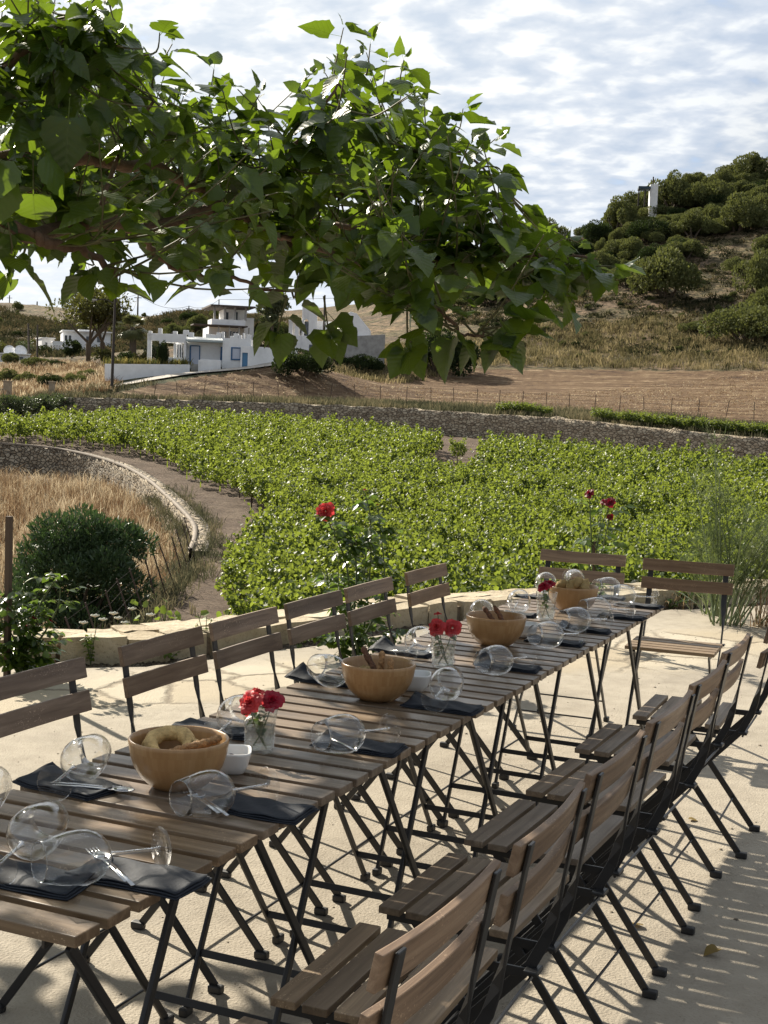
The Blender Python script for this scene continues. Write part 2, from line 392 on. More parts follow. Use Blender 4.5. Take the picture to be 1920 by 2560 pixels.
ords = ['nearest full chair on the right side, its backrest at the bottom of the photo',
        'second full chair from the bottom on the right side of the tables',
        'third full chair from the bottom on the right side of the tables',
        'fourth full chair from the bottom on the right side of the tables',
        'fifth full chair from the bottom on the right side of the tables',
        'sixth full chair from the bottom on the right, beside the farthest tables',
        'chair at the right photo edge, beyond the sixth chair of the right side']
for (y, dx), lb in zip([(.175, -.002), (.645, .004), (1.13, .0), (1.625, .004), (2.10, .004), (2.615, -.01), (3.16, .03)], ords):
    place_chair(.068+dx, y, -math.pi/2+random.uniform(-.035, .035), lb, RG)
lords = ['chair on the left of the tables whose backrest leaves the photo at the left edge',
         'second chair from the left edge, a wide gap before it, backrest over the paving',
         'third chair from the left edge, left of the rose tumbler, touching its neighbour',
         'fourth chair from the left edge, behind the nearest rose tumbler and low wall',
         'fifth chair from the left edge, right of the tall rose bush',
         'sixth chair from the left edge, last of the left row, below the open wall']
for y, lb in zip([1.10, 1.69, 2.16, 2.64, 3.105, 3.67], lords):
    place_chair(-.53, y, math.pi/2+random.uniform(-.02, .02), lb, LG)
place_chair(-.577, 4.32, 0.03, 'folding chair at the far head of the table, behind the farthest bowl', 'folding chairs at the far head of the table')
place_chair(-.062, 4.30, 0.05, 'folding chair at the far head, empty slatted seat in full sun', 'folding chairs at the far head of the table')

# ------------------------------------------------------------------ wine glasses
def make_glass():
    g = empty('wine_glass')
    prof = []
    for z, r_ in ((.092, .005), (.095, .013), (.101, .024), (.110, .034), (.122, .041), (.136, .0445), (.150, .0445), (.168, .0425), (.188, .038), (.212, .0325)):
        prof.append((r_, z))
    inner = [(max(r_-.0011, .001), z+.0006) for r_, z in prof[::-1]]
    MB().lathe([(.0008, .0915)]+prof+[(.0320, .2126)]+inner, 40).build('bowl', GL, g, smooth=True)
    MB().tube([(.0322*math.cos(a), .0322*math.sin(a), .2126) for a in np.linspace(0, 2*math.pi, 41)], .0008, 6, cap=False).build('rim', GLS, g.children[-1] if False else g, smooth=True)
    MB().lathe([(.0046, .0035), (.0036, .010), (.0033, .03), (.0034, .07), (.0045, .086), (.0065, .0925)], 12).build('stem', GLS, g, smooth=True)
    MB().lathe([(.0012, .0), (.034, .0), (.0355, .0012), (.034, .0022), (.02, .0030), (.008, .0045), (.0047, .009)], 36).build('foot', GL, g, smooth=True)
    return g
GLS = glassmat('solid glass', (.96, .97, .97), .35, 1.0)
g0 = make_glass()
tilt = math.atan2(.0445-.0355, .14)
GLs = [ # bowl px, foot px, label
 ((165, 1855), (318, 1838), 'wine glass lying across the near napkin, foot pointing right, nearest of all'),
 ((78, 1797), (-40, 1895), 'wine glass lying at the left photo edge with its stem cut off'),
 ((183, 1640), (72, 1722), 'wine glass lying left of the first bread bowl, bowl up and away'),
 ((-42, 1715), (-150, 1790), 'wine glass cut by the left edge, only the curve of its bowl showing'),
 ((447, 1717), (546, 1703), 'wine glass lying on the napkin in front of the first bread bowl'),
 ((512, 1545), (440, 1606), 'wine glass lying just left of the nearest rose tumbler'),
 ((738, 1587), (812, 1580), 'wine glass lying between the nearest tumbler and the second bread bowl'),
 ((712, 1450), (784, 1478), 'wine glass partly hidden behind the left of the second bread bowl'),
 ((965, 1478), (919, 1528), 'wine glass lying right of the second bread bowl with its foot towards us'),
 ((906, 1384), (856, 1420), 'wine glass lying left of the two coral roses'),
 ((1071, 1427), (1124, 1423), 'wine glass lying on the folded napkin below the third bread bowl'),
 ((1121, 1299), (1092, 1335), 'wine glass lying left of the dark red rose tumbler, before the far bowl'),
 ((1040, 1322), (1010, 1380), 'wine glass behind the third bread bowl with its foot towards the coral roses'),
 ((1183, 1372), (1226, 1372), 'wine glass lying right of the third bread bowl'),
 ((1244, 1339), (1290, 1340), 'wine glass lying below the farthest bowl, a napkin under its foot'),
 ((1289, 1316), (1330, 1319), 'wine glass lying right of the dark red roses, third from the far end'),
 ((1343, 1287), (1378, 1291), 'wine glass lying near the far right corner, in front of its twin'),
 ((1313, 1270), (1352, 1272), 'wine glass right of the farthest bowl, overlapped by the one before it'),
 ((1179, 1259), (1158, 1284), 'wine glass lying at the far end, left of the farthest bowl'),
 ((1241, 1252), (1222, 1236), 'wine glass peeping out behind the farthest bread bowl')]
for i, (b, f, lb) in enumerate(GLs):
    g = g0 if i == 0 else copy_tree(g0)
    A = Vector(PZ(b[0], b[1], .7445)); B = Vector(PZ(f[0], f[1], .7365))
    d = (A-B); d.z = 0; d.normalize()
    ax = d*math.cos(tilt)+Vector((0, 0, math.sin(tilt)))
    q = ax.to_track_quat('Z', 'Y')
    fc = A-d*.15; fc.z = .7002+.0355*math.cos(tilt)+.0006
    g.matrix_world = Matrix.Translation(fc) @ q.to_matrix().to_4x4() @ Matrix.Rotation(random.uniform(0, 6), 4, 'Z')
    tag(g, lb, 'wine glass', 'wine glasses laid on their side on the tables')

# ------------------------------------------------------------------ napkins
def napkin(x, y, rz, lx, ly, label, fold=.0):
    """folded cloth, three soft layers, ripples and a lifted corner"""
    nx, ny = 22, 10; V = []; F = []
    ph = random.uniform(0, 6)
    for layer, (z0, sh) in enumerate(((.0015, .006), (.0042, 0.0), (.0072, -.006))):
        base = len(V)
        for side in (0, 1):
            for i in range(nx):
                for j in range(ny):
                    u = i/(nx-1)-.5; v = j/(ny-1)-.5
                    px = u*(lx+sh)+.003*math.sin(v*5+ph); py = v*(ly+sh)+.003*math.sin(u*6+ph)
                    z = z0+.0012*math.sin(u*14+v*9+ph)*(layer+.6)*.6+ (.0011 if side else -.0009)
                    if fold: z += fold*max(0, (-u-.28))*4*(.5+v*(1 if layer else .6))
                    V.append((px, py, z+.0005*layer))
        for i in range(nx-1):
            for j in range(ny-1):
                a = base+i*ny+j
                F.append((a, a+1, a+ny+1, a+ny)); a += nx*ny; F.append((a, a+ny, a+ny+1, a+1))
        o = nx*ny
        ring = [i*ny for i in range(nx)]+[(nx-1)*ny+j for j in range(1, ny)]+[i*ny+ny-1 for i in range(nx-2, -1, -1)]+[j for j in range(ny-2, 0, -1)]
        for k in range(len(ring)):
            a, b = base+ring[k], base+ring[(k+1) % len(ring)]; F.append((a, b, b+o, a+o))
    m = MB(); m.v = V; m.f = F
    ob = m.build('napkin', NAP, smooth=True); ob.location = (x, y, .7006); ob.rotation_euler = (0, 0, rz)
    return tag(ob, label, 'napkin', 'dark napkins set out along the tables')
NAPS = [((298, 1895), .04, .21, .105, 'dark napkin nearest us on the right, under the nearest lying glass', 0),
 ((55, 1897), .10, .21, .10, 'dark napkin at the left photo edge, paler folds in the sun', .01),
 ((150, 1697), -.10, .19, .105, 'crumpled dark napkin left of the first bread bowl, spoon on it', .02),
 ((562, 1748), .02, .19, .10, 'dark napkin right of the first bread bowl, sunny right corner', 0),
 ((462, 1577), -.05, .20, .085, 'dark napkin behind the first bread bowl on the far side', 0),
 ((775, 1612), .05, .20, .095, 'dark napkin under the glass between the first two bowls', .01),
 ((697, 1469), -.05, .19, .09, 'crumpled dark napkin left of the second bread bowl', .03),
 ((958, 1527), .03, .19, .10, 'dark napkin right of the second bread bowl under a glass foot', .02),
 ((872, 1408), -.06, .20, .10, 'dark napkin left of the two coral roses', .03),
 ((1096, 1441), .03, .19, .085, 'dark napkin with a raised left fold below the third bowl', .04),
 ((1198, 1387), 0, .19, .08, 'dark napkin right of the third bread bowl', .01),
 ((1262, 1361), 0, .18, .07, 'dark napkin with a rolled right edge, below the farthest bowl', .02),
 ((1343, 1334), 0, .17, .07, 'narrow dark napkin third from the far right corner', 0),
 ((1380, 1309), 0, .18, .08, 'dark napkin at the far right corner of the row', 0),
 ((1310, 1291), 0, .15, .07, 'dark napkin right beside the farthest bowl', 0),
 ((1120, 1328), 0, .13, .07, 'dark napkin left of the dark red rose tumbler', 0),
 ((1148, 1290), 0, .13, .06, 'dark napkin at the far left corner of the row', 0)]
for (c, rz, lx, ly, lb, fo) in NAPS:
    P = PZ(c[0], c[1], .703); napkin(P[0], P[1], rz, lx, ly, lb, fo)

def cutlery(kind, px, py, rz, label, z=.7095):
    P = PZ(px, py, z); m = MB()
    if kind == 'fork':
        m.ribbon([(0, -.09, 0), (0, -.03, .002), (0, .02, .001), (0, .035, 0)], [(1, 0, 0)]*4, .007, .0018)
        m.box(-.010, .010, .034, .052, -.001, .001)
        for k in range(4): m.box(-.010+k*.0059, -.0077+k*.0059, .051, .085, -.001, .001)
    else:
        m.ribbon([(0, -.09, 0), (0, -.03, .002), (0, .02, .001), (0, .035, 0)], [(1, 0, 0)]*4, .007, .0018)
        m.lathe([(.0005, -.004), (.008, -.003), (.013, .001), (.0145, .003), (.0128, .003), (.008, -.001), (.0005, -.002)], 18, Matrix.Translation((0, .055, 0)) @ Matrix.Diagonal((1, 1.6, 1, 1)))
    o = m.build(kind, STEEL, smooth=True); o.location = (P[0], P[1], z); o.rotation_euler = (0, 0, rz)
    tag(o, label, kind, 'small '+kind+'s lying on the napkins')
cutlery('fork', 232, 1866, .95, 'fork on the near right napkin, seen through the nearest glass')
cutlery('spoon', 246, 1874, .95, 'spoon beside the fork on the near right napkin')
cutlery('spoon', 208, 1703, -1.3, 'spoon on the crumpled napkin left of the first bread bowl')
cutlery('fork', 190, 1697, -1.3, 'fork on the crumpled napkin left of the first bread bowl')
cutlery('fork', 432, 1728, .95, 'fork on the napkin in front of the first bread bowl')
cutlery('spoon', 450, 1733, .95, 'spoon on the napkin in front of the first bread bowl')
cutlery('fork', 728, 1602, .95, 'fork on the napkin between the first two bowls')
cutlery('fork', 905, 1408, -1.2, 'fork on the napkin left of the two coral roses')

# ------------------------------------------------------------------ wooden bowls
def bowlmat():
    m, nt, out = newmat('bamboo')
    co, r1, r2 = objco(nt, (1, 1, 1)); br = N(nt, 'ShaderNodeTexCoord')
    sp = N(nt, 'ShaderNodeSeparateXYZ'); L(nt, br.outputs['Object'], sp.inputs[0])
    ang = mth(nt, 'ARCTAN2', sp.outputs[1], sp.outputs[0]); cb = N(nt, 'ShaderNodeCombineXYZ')
    L(nt, mth(nt, 'MULTIPLY', ang, 3.0), cb.inputs[0]); L(nt, mth(nt, 'MULTIPLY', sp.outputs[2], 30), cb.inputs[1])
    vb = N(nt, 'ShaderNodeTexBrick', offset=.5); L(nt, cb.outputs[0], vb.inputs[0])
    vb.inputs['Color1'].default_value = (.44, .275, .125, 1); vb.inputs['Color2'].default_value = (.36, .205, .085, 1); vb.inputs['Mortar'].default_value = (.27, .13, .045, 1)
    vb.inputs['Scale'].default_value = 2.0; vb.inputs['Mortar Size'].default_value = .004; vb.inputs['Brick Width'].default_value = .42; vb.inputs['Row Height'].default_value = 1.6
    n = N(nt, 'ShaderNodeTexNoise', i_Scale=14, i_Detail=6.0, i_Distortion=1.2); L(nt, co, n.inputs[0])
    c = mix(nt, mth(nt, 'MULTIPLY', n.outputs[0], .55), vb.outputs[0], (.25, .125, .048))
    p = N(nt, 'ShaderNodeBsdfPrincipled', i_Roughness=.33); L(nt, c, p.inputs['Base Color'])
    L(nt, p.outputs[0], out.inputs[0]); return m
BAM = bowlmat()
BREAD = pbr('rusk', (.52, .36, .15), rough=.8, noise=(60, .35), bmp=(120, .8, .006))
GRIS = pbr('breadstick crust', (.36, .20, .085), rough=.8, noise=(120, .5), bmp=(160, 1, .006))
GRISD = pbr('dark breadstick crust', (.13, .060, .03), rough=.8, noise=(120, .5), bmp=(160, 1, .006))
def make_bowl():
    o = MB().lathe([(.001, .002), (.038, .002), (.042, 0), (.048, .002), (.062, .011), (.077, .026), (.089, .046), (.096, .068), (.100, .092), (.1002, .098), (.0985, .1005), (.0955, .1), (.0930, .090), (.088, .066), (.078, .042), (.062, .024), (.04, .013), (.02, .010), (.001, .009)], 56).build('wooden_bowl', BAM, smooth=True)
    return o
BW = [(-.285, .712, 1.0, 'bamboo salad bowl nearest us, holding a yellow ring rusk'),
      (-.275, 1.662, .98, 'second bamboo bowl, breadsticks standing upright in it'),
      (-.280, 2.610, .98, 'third bamboo bowl, two dark breadsticks crossing its rim'),
      (-.275, 3.490, .98, 'farthest bamboo bowl, heaped with rusks beside dark red roses')]
b0 = make_bowl()
for i, (x, y, s, lb) in enumerate(BW):
    b = b0 if i == 0 else copy_tree(b0)
    b.location = (x, y, .7003); b.scale = (s, s, s); b.rotation_euler = (0, 0, i*1.3); tag(b, lb, 'bowl', 'bamboo bowls down the middle of the tables')
def lumpy(m, amt, sc=40, seed=0):
    rs = np.random.default_rng(seed); off = rs.uniform(0, 50, 3)
    from mathutils import noise
    m.v = [tuple(Vector(v)+Vector(v).normalized()*amt*noise.noise(Vector(v)*sc+Vector(off))) for v in m.v]; return m
def stick(p, d, ln, mat, label, r=.008, seed=0, grp='breadsticks in the bamboo bowls'):
    n = 16; pts = []; rad = []
    dv = Vector(d).normalized(); sdv = dv.cross(Vector((.3, .2, .9))).normalized()
    for i in range(n):
        t = i/(n-1); pts.append(Vector(p)+dv*ln*t+sdv*.003*math.sin(t*9+seed)); rad.append(r*(.72+.34*abs(math.sin(t*15+seed)))*(.5 if i in (0, n-1) else 1))
    o = MB().tube(pts, rad, 9).build('breadstick', mat, smooth=True); tag(o, label, 'breadstick', grp)
# bowl 1 : ring rusk, round rusks, twisted sticks
bx, by = -.285, .712
m = MB()
pts = [(.040*math.cos(a), .040*math.sin(a), .004*math.sin(2*a)) for a in np.linspace(0, 2*math.pi, 28)]
m.tube(pts, [.0155+.0012*math.sin(k*1.7) for k in range(28)], 12, cap=False)
ring = lumpy(m, .003, 60).build('ring_rusk', BREAD, smooth=True)
ring.location = (bx-.028, by+.012, .7003+.076); ring.rotation_euler = (R(28), R(12), .3); tag(ring, 'yellow ring shaped rusk in the nearest bowl', 'rusk')
def rusk(x, y, z, s, label, seed, mat=BREAD):
    bm = bmesh.new(); bmesh.ops.create_icosphere(bm, subdivisions=3, radius=1)
    m = MB(); m.v = [tuple(v.co) for v in bm.verts]; m.f = [tuple(v.index for v in f.verts) for f in bm.faces]; bm.free()
    lumpy(m, .25, 3, seed)
    o = m.build('rusk', mat, smooth=True); o.location = (x, y, z); o.scale = (s, s*.8, s*.55); o.rotation_euler = (seed, seed*.7, seed*2.1)
    tag(o, label, 'rusk', 'rusks in the bamboo bowls')
rusk(bx+.012, by+.045, .7003+.066, .030, 'pale round rusk behind the ring rusk in the nearest bowl', 1)
rusk(bx+.030, by-.030, .7003+.052, .028, 'pale rusk under the twisted sticks in the nearest bowl', 2)
stick((bx-.010, by-.022, .7003+.072), (.85, .42, .30), .085, GRIS, 'twisted seeded breadstick lying front in the nearest bowl', .009, 1)
stick((bx+.004, by+.000, .7003+.074), (.80, .55, .30), .085, GRIS, 'twisted seeded breadstick lying behind its twin in the nearest bowl', .009, 2)
bx, by = -.275, 1.662
stick((bx+.02, by-.01, .73), (-.42, .10, .62), .125, GRISD, 'dark breadstick leaning left out of the second bowl', .009, 3)
stick((bx+.002, by+.01, .735), (.02, .02, 1), .092, GRIS, 'pale breadstick standing upright in the second bowl', .009, 4)
stick((bx+.028, by+.008, .735), (.05, .0, 1), .078, GRIS, 'shorter pale breadstick beside the upright one in the second bowl', .009, 5)
stick((bx+.035, by-.0, .755), (.85, .35, .35), .045, GRIS, 'breadstick lying at the right of the second bowl', .009, 6)
rusk(bx-.028, by-.02, .772, .020, 'small rusk at the left of the second bowl', 3); rusk(bx-.045, by-.002, .768, .022, 'small rusk behind the leaning stick in the second bowl', 4)
rusk(bx+.02, by-.03, .748, .034, 'rusk at the bottom of the second bowl', 6)
bx, by = -.280, 2.610
stick((bx+.03, by-.02, .745), (-.55, .15, .55), .11, GRISD, 'dark breadstick leaning far left over the rim of the third bowl', .0085, 7)
stick((bx+.05, by-.01, .745), (-.42, .15, .55), .105, GRISD, 'dark breadstick leaning left beside its twin in the third bowl', .0085, 8)
bx, by = -.275, 3.490
for k, (dx, dy, dz, s) in enumerate(((-.04, .0, .092, .036), (.0, -.02, .092, .034), (.035, .005, .095, .036), (.0, .03, .105, .036), (.02, -.01, .112, .028), (.055, -.02, .088, .026))):
    lb = ['pale green rusk at the left of the farthest bowl', 'rusk at the front of the heap in the farthest bowl', 'rusk at the right of the heap in the farthest bowl', 'rusk at the back of the farthest bowl', 'topmost rusk of the heap in the farthest bowl', 'small rusk by the right rim of the farthest bowl'][k]
    rusk(bx+dx, by+dy, .70+dz, s, lb, 10+k, BREAD if k != 3 else GRIS)

# white dishes with olives
def make_dish():
    m = MB(); seg = 40
    def ringv(a, z, e=4.0):
        out = []
        for k in range(seg):
            t = 2*math.pi*k/seg; c, s_ = math.cos(t), math.sin(t); q = (abs(c)**e+abs(s_)**e)**(-1/e); out.append((a*q*c, a*q*s_, z))
        return out
    rows = [ringv(.001, .0015), ringv(.026, .0), ringv(.031, .002), ringv(.038, .018), ringv(.0435, .041), ringv(.0445, .046), ringv(.042, .0465), ringv(.0405, .043), ringv(.034, .018), ringv(.026, .007), ringv(.001, .006)]
    vs = [v for r_ in rows for v in r_]; fs = [(seg*i+k, seg*i+(k+1) % seg, seg*(i+1)+(k+1) % seg, seg*(i+1)+k) for i in range(len(rows)-1) for k in range(seg)]
    return m.add(vs, fs).build('olive_dish', CER, smooth=True)
d0 = make_dish()
DI = [((497, 1651), .5, 'small square white dish of dark olives beside the nearest bowl'), ((896, 1478), .35, 'small square white dish right of the second bowl'),
      ((1134, 1366), .2, 'small square white dish half hidden behind the third bowl')]
for i, (p, rz, lb) in enumerate(DI):
    d = d0 if i == 0 else copy_tree(d0)
    P = PZ(p[0], p[1], .715); d.location = (P[0], P[1], .7003); d.rotation_euler = (0, 0, rz); tag(d, lb, 'dish', 'small white dishes beside the bowls')
    for k in range(5 if i == 0 else 3):
        bm = bmesh.new(); bmesh.ops.create_uvsphere(bm, u_segments=14, v_segments=10, radius=1); m = MB(); m.v = [tuple(v.co) for v in bm.verts]; m.f = [tuple(v.index for v in f.verts) for f in bm.faces]; bm.free()
        o = m.build('olive', OLV, smooth=True); a = k*2.4+i; r_ = .014 if k else 0
        o.location = (P[0]+r_*math.cos(a), P[1]+r_*math.sin(a), .7003+.018+(.008 if k == 0 else 0)); o.scale = (.011, .014, .011); o.rotation_euler = (.3, .2, a)
        tag(o, 'dark shiny olive in the %s white dish' % ['nearest', 'second', 'third'][i], 'olive', 'olives in the %s white dish' % ['nearest', 'second', 'third'][i])

# ------------------------------------------------------------------ roses in tumblers
def rosemat(name, col, dark):
    m, nt, out = newmat(name); geo = N(nt, 'ShaderNodeNewGeometry')
    c = mix(nt, geo.outputs['Random Per Island'], col, dark)
    p = N(nt, 'ShaderNodeBsdfPrincipled', i_Roughness=.55); L(nt, c, p.inputs['Base Color'])
    t = N(nt, 'ShaderNodeBsdfTranslucent'); t.inputs[0].default_value = (*[min(1, x*1.3) for x in col], 1)
    ms = N(nt, 'ShaderNodeMixShader', i_0=.3); L(nt, p.outputs[0], ms.inputs[1]); L(nt, t.outputs[0], ms.inputs[2]); L(nt, ms.outputs[0], out.inputs[0]); return m
RO1 = rosemat('coral rose petal', (.62, .060, .062), (.42, .022, .030)); RO2 = rosemat('dark rose petal', (.22, .004, .018), (.09, .002, .01)); RO3 = rosemat('crimson rose petal', (.42, .008, .035), (.25, .004, .02))
STEM = pbr('rose stem', (.06, .09, .025), rough=.6); 
LEAFR = leafmat('rose leaf', (.028, .060, .014), (.050, .085, .020), (.16, .26, .03), .38, .3, .6)
def rose_head(name, mat, parent, loc, r, tiltv, seed=0, n=30):
    rs = np.random.default_rng(seed); V = []; F = []
    for i in range(n):
        t = (i+.6)/n; ang = i*2.399+rs.uniform(-.2, .2); base = .05+.16*t; openn = t**1.15
        wdt = .75*(.35+.75*t); ht = .62*(1.02-.38*t); g = 6
        b = len(V)
        for iy in range(g):
            v = iy/(g-1)
            for ix in range(g):
                u = ix/(g-1)*2-1
                wv = wdt*math.sin(math.pi*min(1, .25+.62*v))*u
                rad = base+openn*(.62*v**1.2)+.09*u*u*(1-t)+(.10*v**4*(.4+t))
                a = ang+wv/(base+.28+openn*.45*v)
                z = ht*v-(.10+.30*t)*v**3*(1+.3*math.cos(u*3+i))+.035*math.sin(u*7+i)*v
                V.append((rad*math.cos(a)*r, rad*math.sin(a)*r, (z-.15)*r*1.15))
        for iy in range(g-1):
            for ix in range(g-1):
                k = b+iy*g+ix; F.append((k, k+1, k+g+1, k+g))
    q = Vector(tiltv).to_track_quat('Z', 'Y').to_matrix()
    V = [q @ Vector(v)+Vector(loc) for v in V]
    m = MB(); m.v = [tuple(v) for v in V]; m.f = F
    me = bpy.data.meshes.new(name); me.from_pydata(m.v, [], m.f); me.materials.append(mat); me.polygons.foreach_set('use_smooth', [True]*len(me.polygons))
    o = bpy.data.objects.new(name, me); C.objects.link(o)
    if parent is not None: o.parent = parent
    return o
LV = []; 
def leaf_template(segs=5, wid=.42, fold=.12, droop=.25, heart=0., ser=0.):
    """blade along +Y length 1, quads each side of the midrib"""
    V = []; F = []
    for i in range(segs+1):
        t = i/segs
        wv = wid*(math.sin(math.pi*min(1, t**.72))**.8) if 0 < t < 1 else 0.0
        if i % 2 and ser: wv *= 1+ser
        back = -heart*.16 if i == 1 else 0
        z = -droop*t*t
        V += [(-wv, t+back, z+fold*wv/wid*.5), (-wv*.5, t+back*.5, z+fold*wv/wid*.12), (0, t, z), (wv*.5, t+back*.5, z+fold*wv/wid*.12), (wv, t+back, z+fold*wv/wid*.5)]
    for i in range(segs):
        for k in range(4): F.append((5*i+k, 5*i+k+1, 5*i+6+k, 5*i+5+k))
    return np.array(V, float), np.array(F)
LT_SIMPLE = leaf_template(3, .36)
def tumbler(px, py, roses, label, rlabel, wat=.055, seed=0):
    P = PZ(px, py, .70); P = np.array([P[0], P[1]])+AX*.028
    v = MB().lathe([(.001, .006), (.027, .006), (.0275, .004), (.029, 0), (.0305, .002), (.0325, .03), (.036, .07), (.0395, .105), (.0385, .1055), (.0375, .104), (.034, .07), (.0305, .03), (.028, .009), (.001, .008)], 40).build('glass_tumbler', GL2, smooth=True)
    v.location = (P[0], P[1], .7003); tag(v, label, 'tumbler', 'drinking glasses used as rose vases')
    # ribs near the base
    m = MB()
    for k in range(5): 
        z = .012+k*.0065; r_ = .0315+z*.055
        m.tube([(r_*math.cos(a), r_*math.sin(a), z) for a in np.linspace(0, 2*math.pi, 32)], .0012, 5, cap=False)
    m.build('rib', GL2, v, smooth=True)
    MB().lathe([(.001, .0095), (.0275, .0095), (.030, .03), (.0302+.0355*(wat-.03)*1.6, wat), (.001, wat)], 32).build('water', glassmat('water', (.95, .965, .95), .25, .8), v, smooth=True)
    for i, (dx, dz, r_, mat, tv, lb, dn) in enumerate(roses):
        c = np.array([P[0], P[1]])+np.array([_r0[0], _r0[1]])*dx-AX*dn
        rt = empty('cut_rose', (c[0], c[1], .7003+dz), 0, lb, 'rose', 'cut roses standing in the tumblers')
        rose_head('bloom', mat, rt, (0, 0, 0), r_, tv, seed=seed*7+i)
        fx, fy = P[0]-c[0], P[1]-c[1]; sg = -1 if dx > 0 else 1
        m = MB().tube([(0, 0, -.005), (fx*.35, fy*.35, -dz*.35), (fx*.8+sg*.002, fy*.8, -dz*.65), (fx*1.0+sg*.012, fy+sg*.004, -dz+.012)], .0014, 6).build('stem', STEM, rt)
        n = 9; rs = np.random.default_rng(seed*5+i); tt = rs.uniform(.15, .75, n)
        Pp = np.stack([fx*tt, fy*tt, -dz*tt*.9], 1); Yd = rs.normal(0, 1, (n, 3)); Yd[:, 2] = -abs(Yd[:, 2])*.4
        V, F = stamp(*LT_SIMPLE, Pp, frames(Yd, rs.normal(0, .3, (n, 3))+[0, 0, 1]), rs.uniform(.014, .026, n))
        npmesh('foliage', V, F, LEAFR, rt)
    return v
tumbler(557, 1630, [(-.022, .116, .034, RO1, (-.15, -.95, .55), 'largest coral rose at the front of the nearest tumbler', .026), (-.012, .128, .026, RO1, (-.2, .1, 1), 'coral rose at the back of the nearest tumbler', -.018),
                   (.026, .118, .030, RO3, (.35, -.75, .65), 'darker crimson rose at the right of the nearest tumbler', .008)], 'ribbed drinking glass with three roses beside the nearest bowl', '', .060, 1)
tumbler(957, 1446, [(-.024, .123, .032, RO1, (-.1, -1, .35), 'left coral rose of the middle tumbler', .015), (.024, .122, .031, RO1, (.4, -.9, .35), 'right coral rose of the middle tumbler', .010), (-.020, .160, .013, RO1, (0, 0, 1), 'small red bud above the middle tumbler', -.005)],
        'drinking glass with two coral roses between second and third bowls', '', .066, 2)
tumbler(1180, 1343, [(-.014, .128, .030, RO3, (-.2, -.5, .7), 'left dark red rose before the farthest bowl', .010), (.010, .137, .027, RO3, (.2, -.3, .9), 'right dark red rose before the farthest bowl', -.01)],
        'drinking glass with dark red roses in front of the farthest bowl', '', .052, 3)
# ------------------------------------------------------------------ terrace paving, bed and low wall
def stonemix(name, scale, cols, mortar, gap=.06, bst=.6, bdist=.03, rough=.85, dirt=None, sc3=(1, 1, 1)):
    m, nt, out = newmat(name); co = objco(nt, sc3, rnd=False)
    nn = N(nt, 'ShaderNodeTexNoise', i_Scale=scale*1.2, i_Detail=3.0); L(nt, co, nn.inputs[0])
    vadd = N(nt, 'ShaderNodeVectorMath', operation='MULTIPLY_ADD'); L(nt, nn.outputs['Color'], vadd.inputs[0]); vadd.inputs[1].default_value = (.35/scale,)*3; L(nt, co, vadd.inputs[2])
    v = N(nt, 'ShaderNodeTexVoronoi', i_Scale=scale); L(nt, vadd.outputs[0], v.inputs['Vector'])
    e = N(nt, 'ShaderNodeTexVoronoi', feature='DISTANCE_TO_EDGE', i_Scale=scale); L(nt, vadd.outputs[0], e.inputs['Vector'])
    sx = N(nt, 'ShaderNodeSeparateColor'); L(nt, v.outputs['Color'], sx.inputs[0])
    c = ramp(nt, sx.outputs[0], [(i/(len(cols)-1), cc) for i, cc in enumerate(cols)])
    n = N(nt, 'ShaderNodeTexNoise', i_Scale=scale*6, i_Detail=5.0); L(nt, co, n.inputs[0])
    c = mix(nt, mth(nt, 'MULTIPLY', n.outputs[0], .5), c, tuple(x*.6 for x in cols[0]))
    g = ramp(nt, e.outputs[0], [(gap*.3, (1, 1, 1)), (gap, (0, 0, 0))])
    c = mix(nt, g, c, mortar)
    p = N(nt, 'ShaderNodeBsdfPrincipled', i_Roughness=rough); L(nt, c, p.inputs['Base Color']); p.inputs['Specular IOR Level'].default_value = .3
    h = mth(nt, 'ADD', mth(nt, 'MINIMUM', e.outputs[0], gap*2.5), mth(nt, 'MULTIPLY', n.outputs[0], gap*.6))
    L(nt, bump(nt, h, bst, bdist/ (gap*2.5)), p.inputs['Normal']); L(nt, p.outputs[0], out.inputs[0]); return m

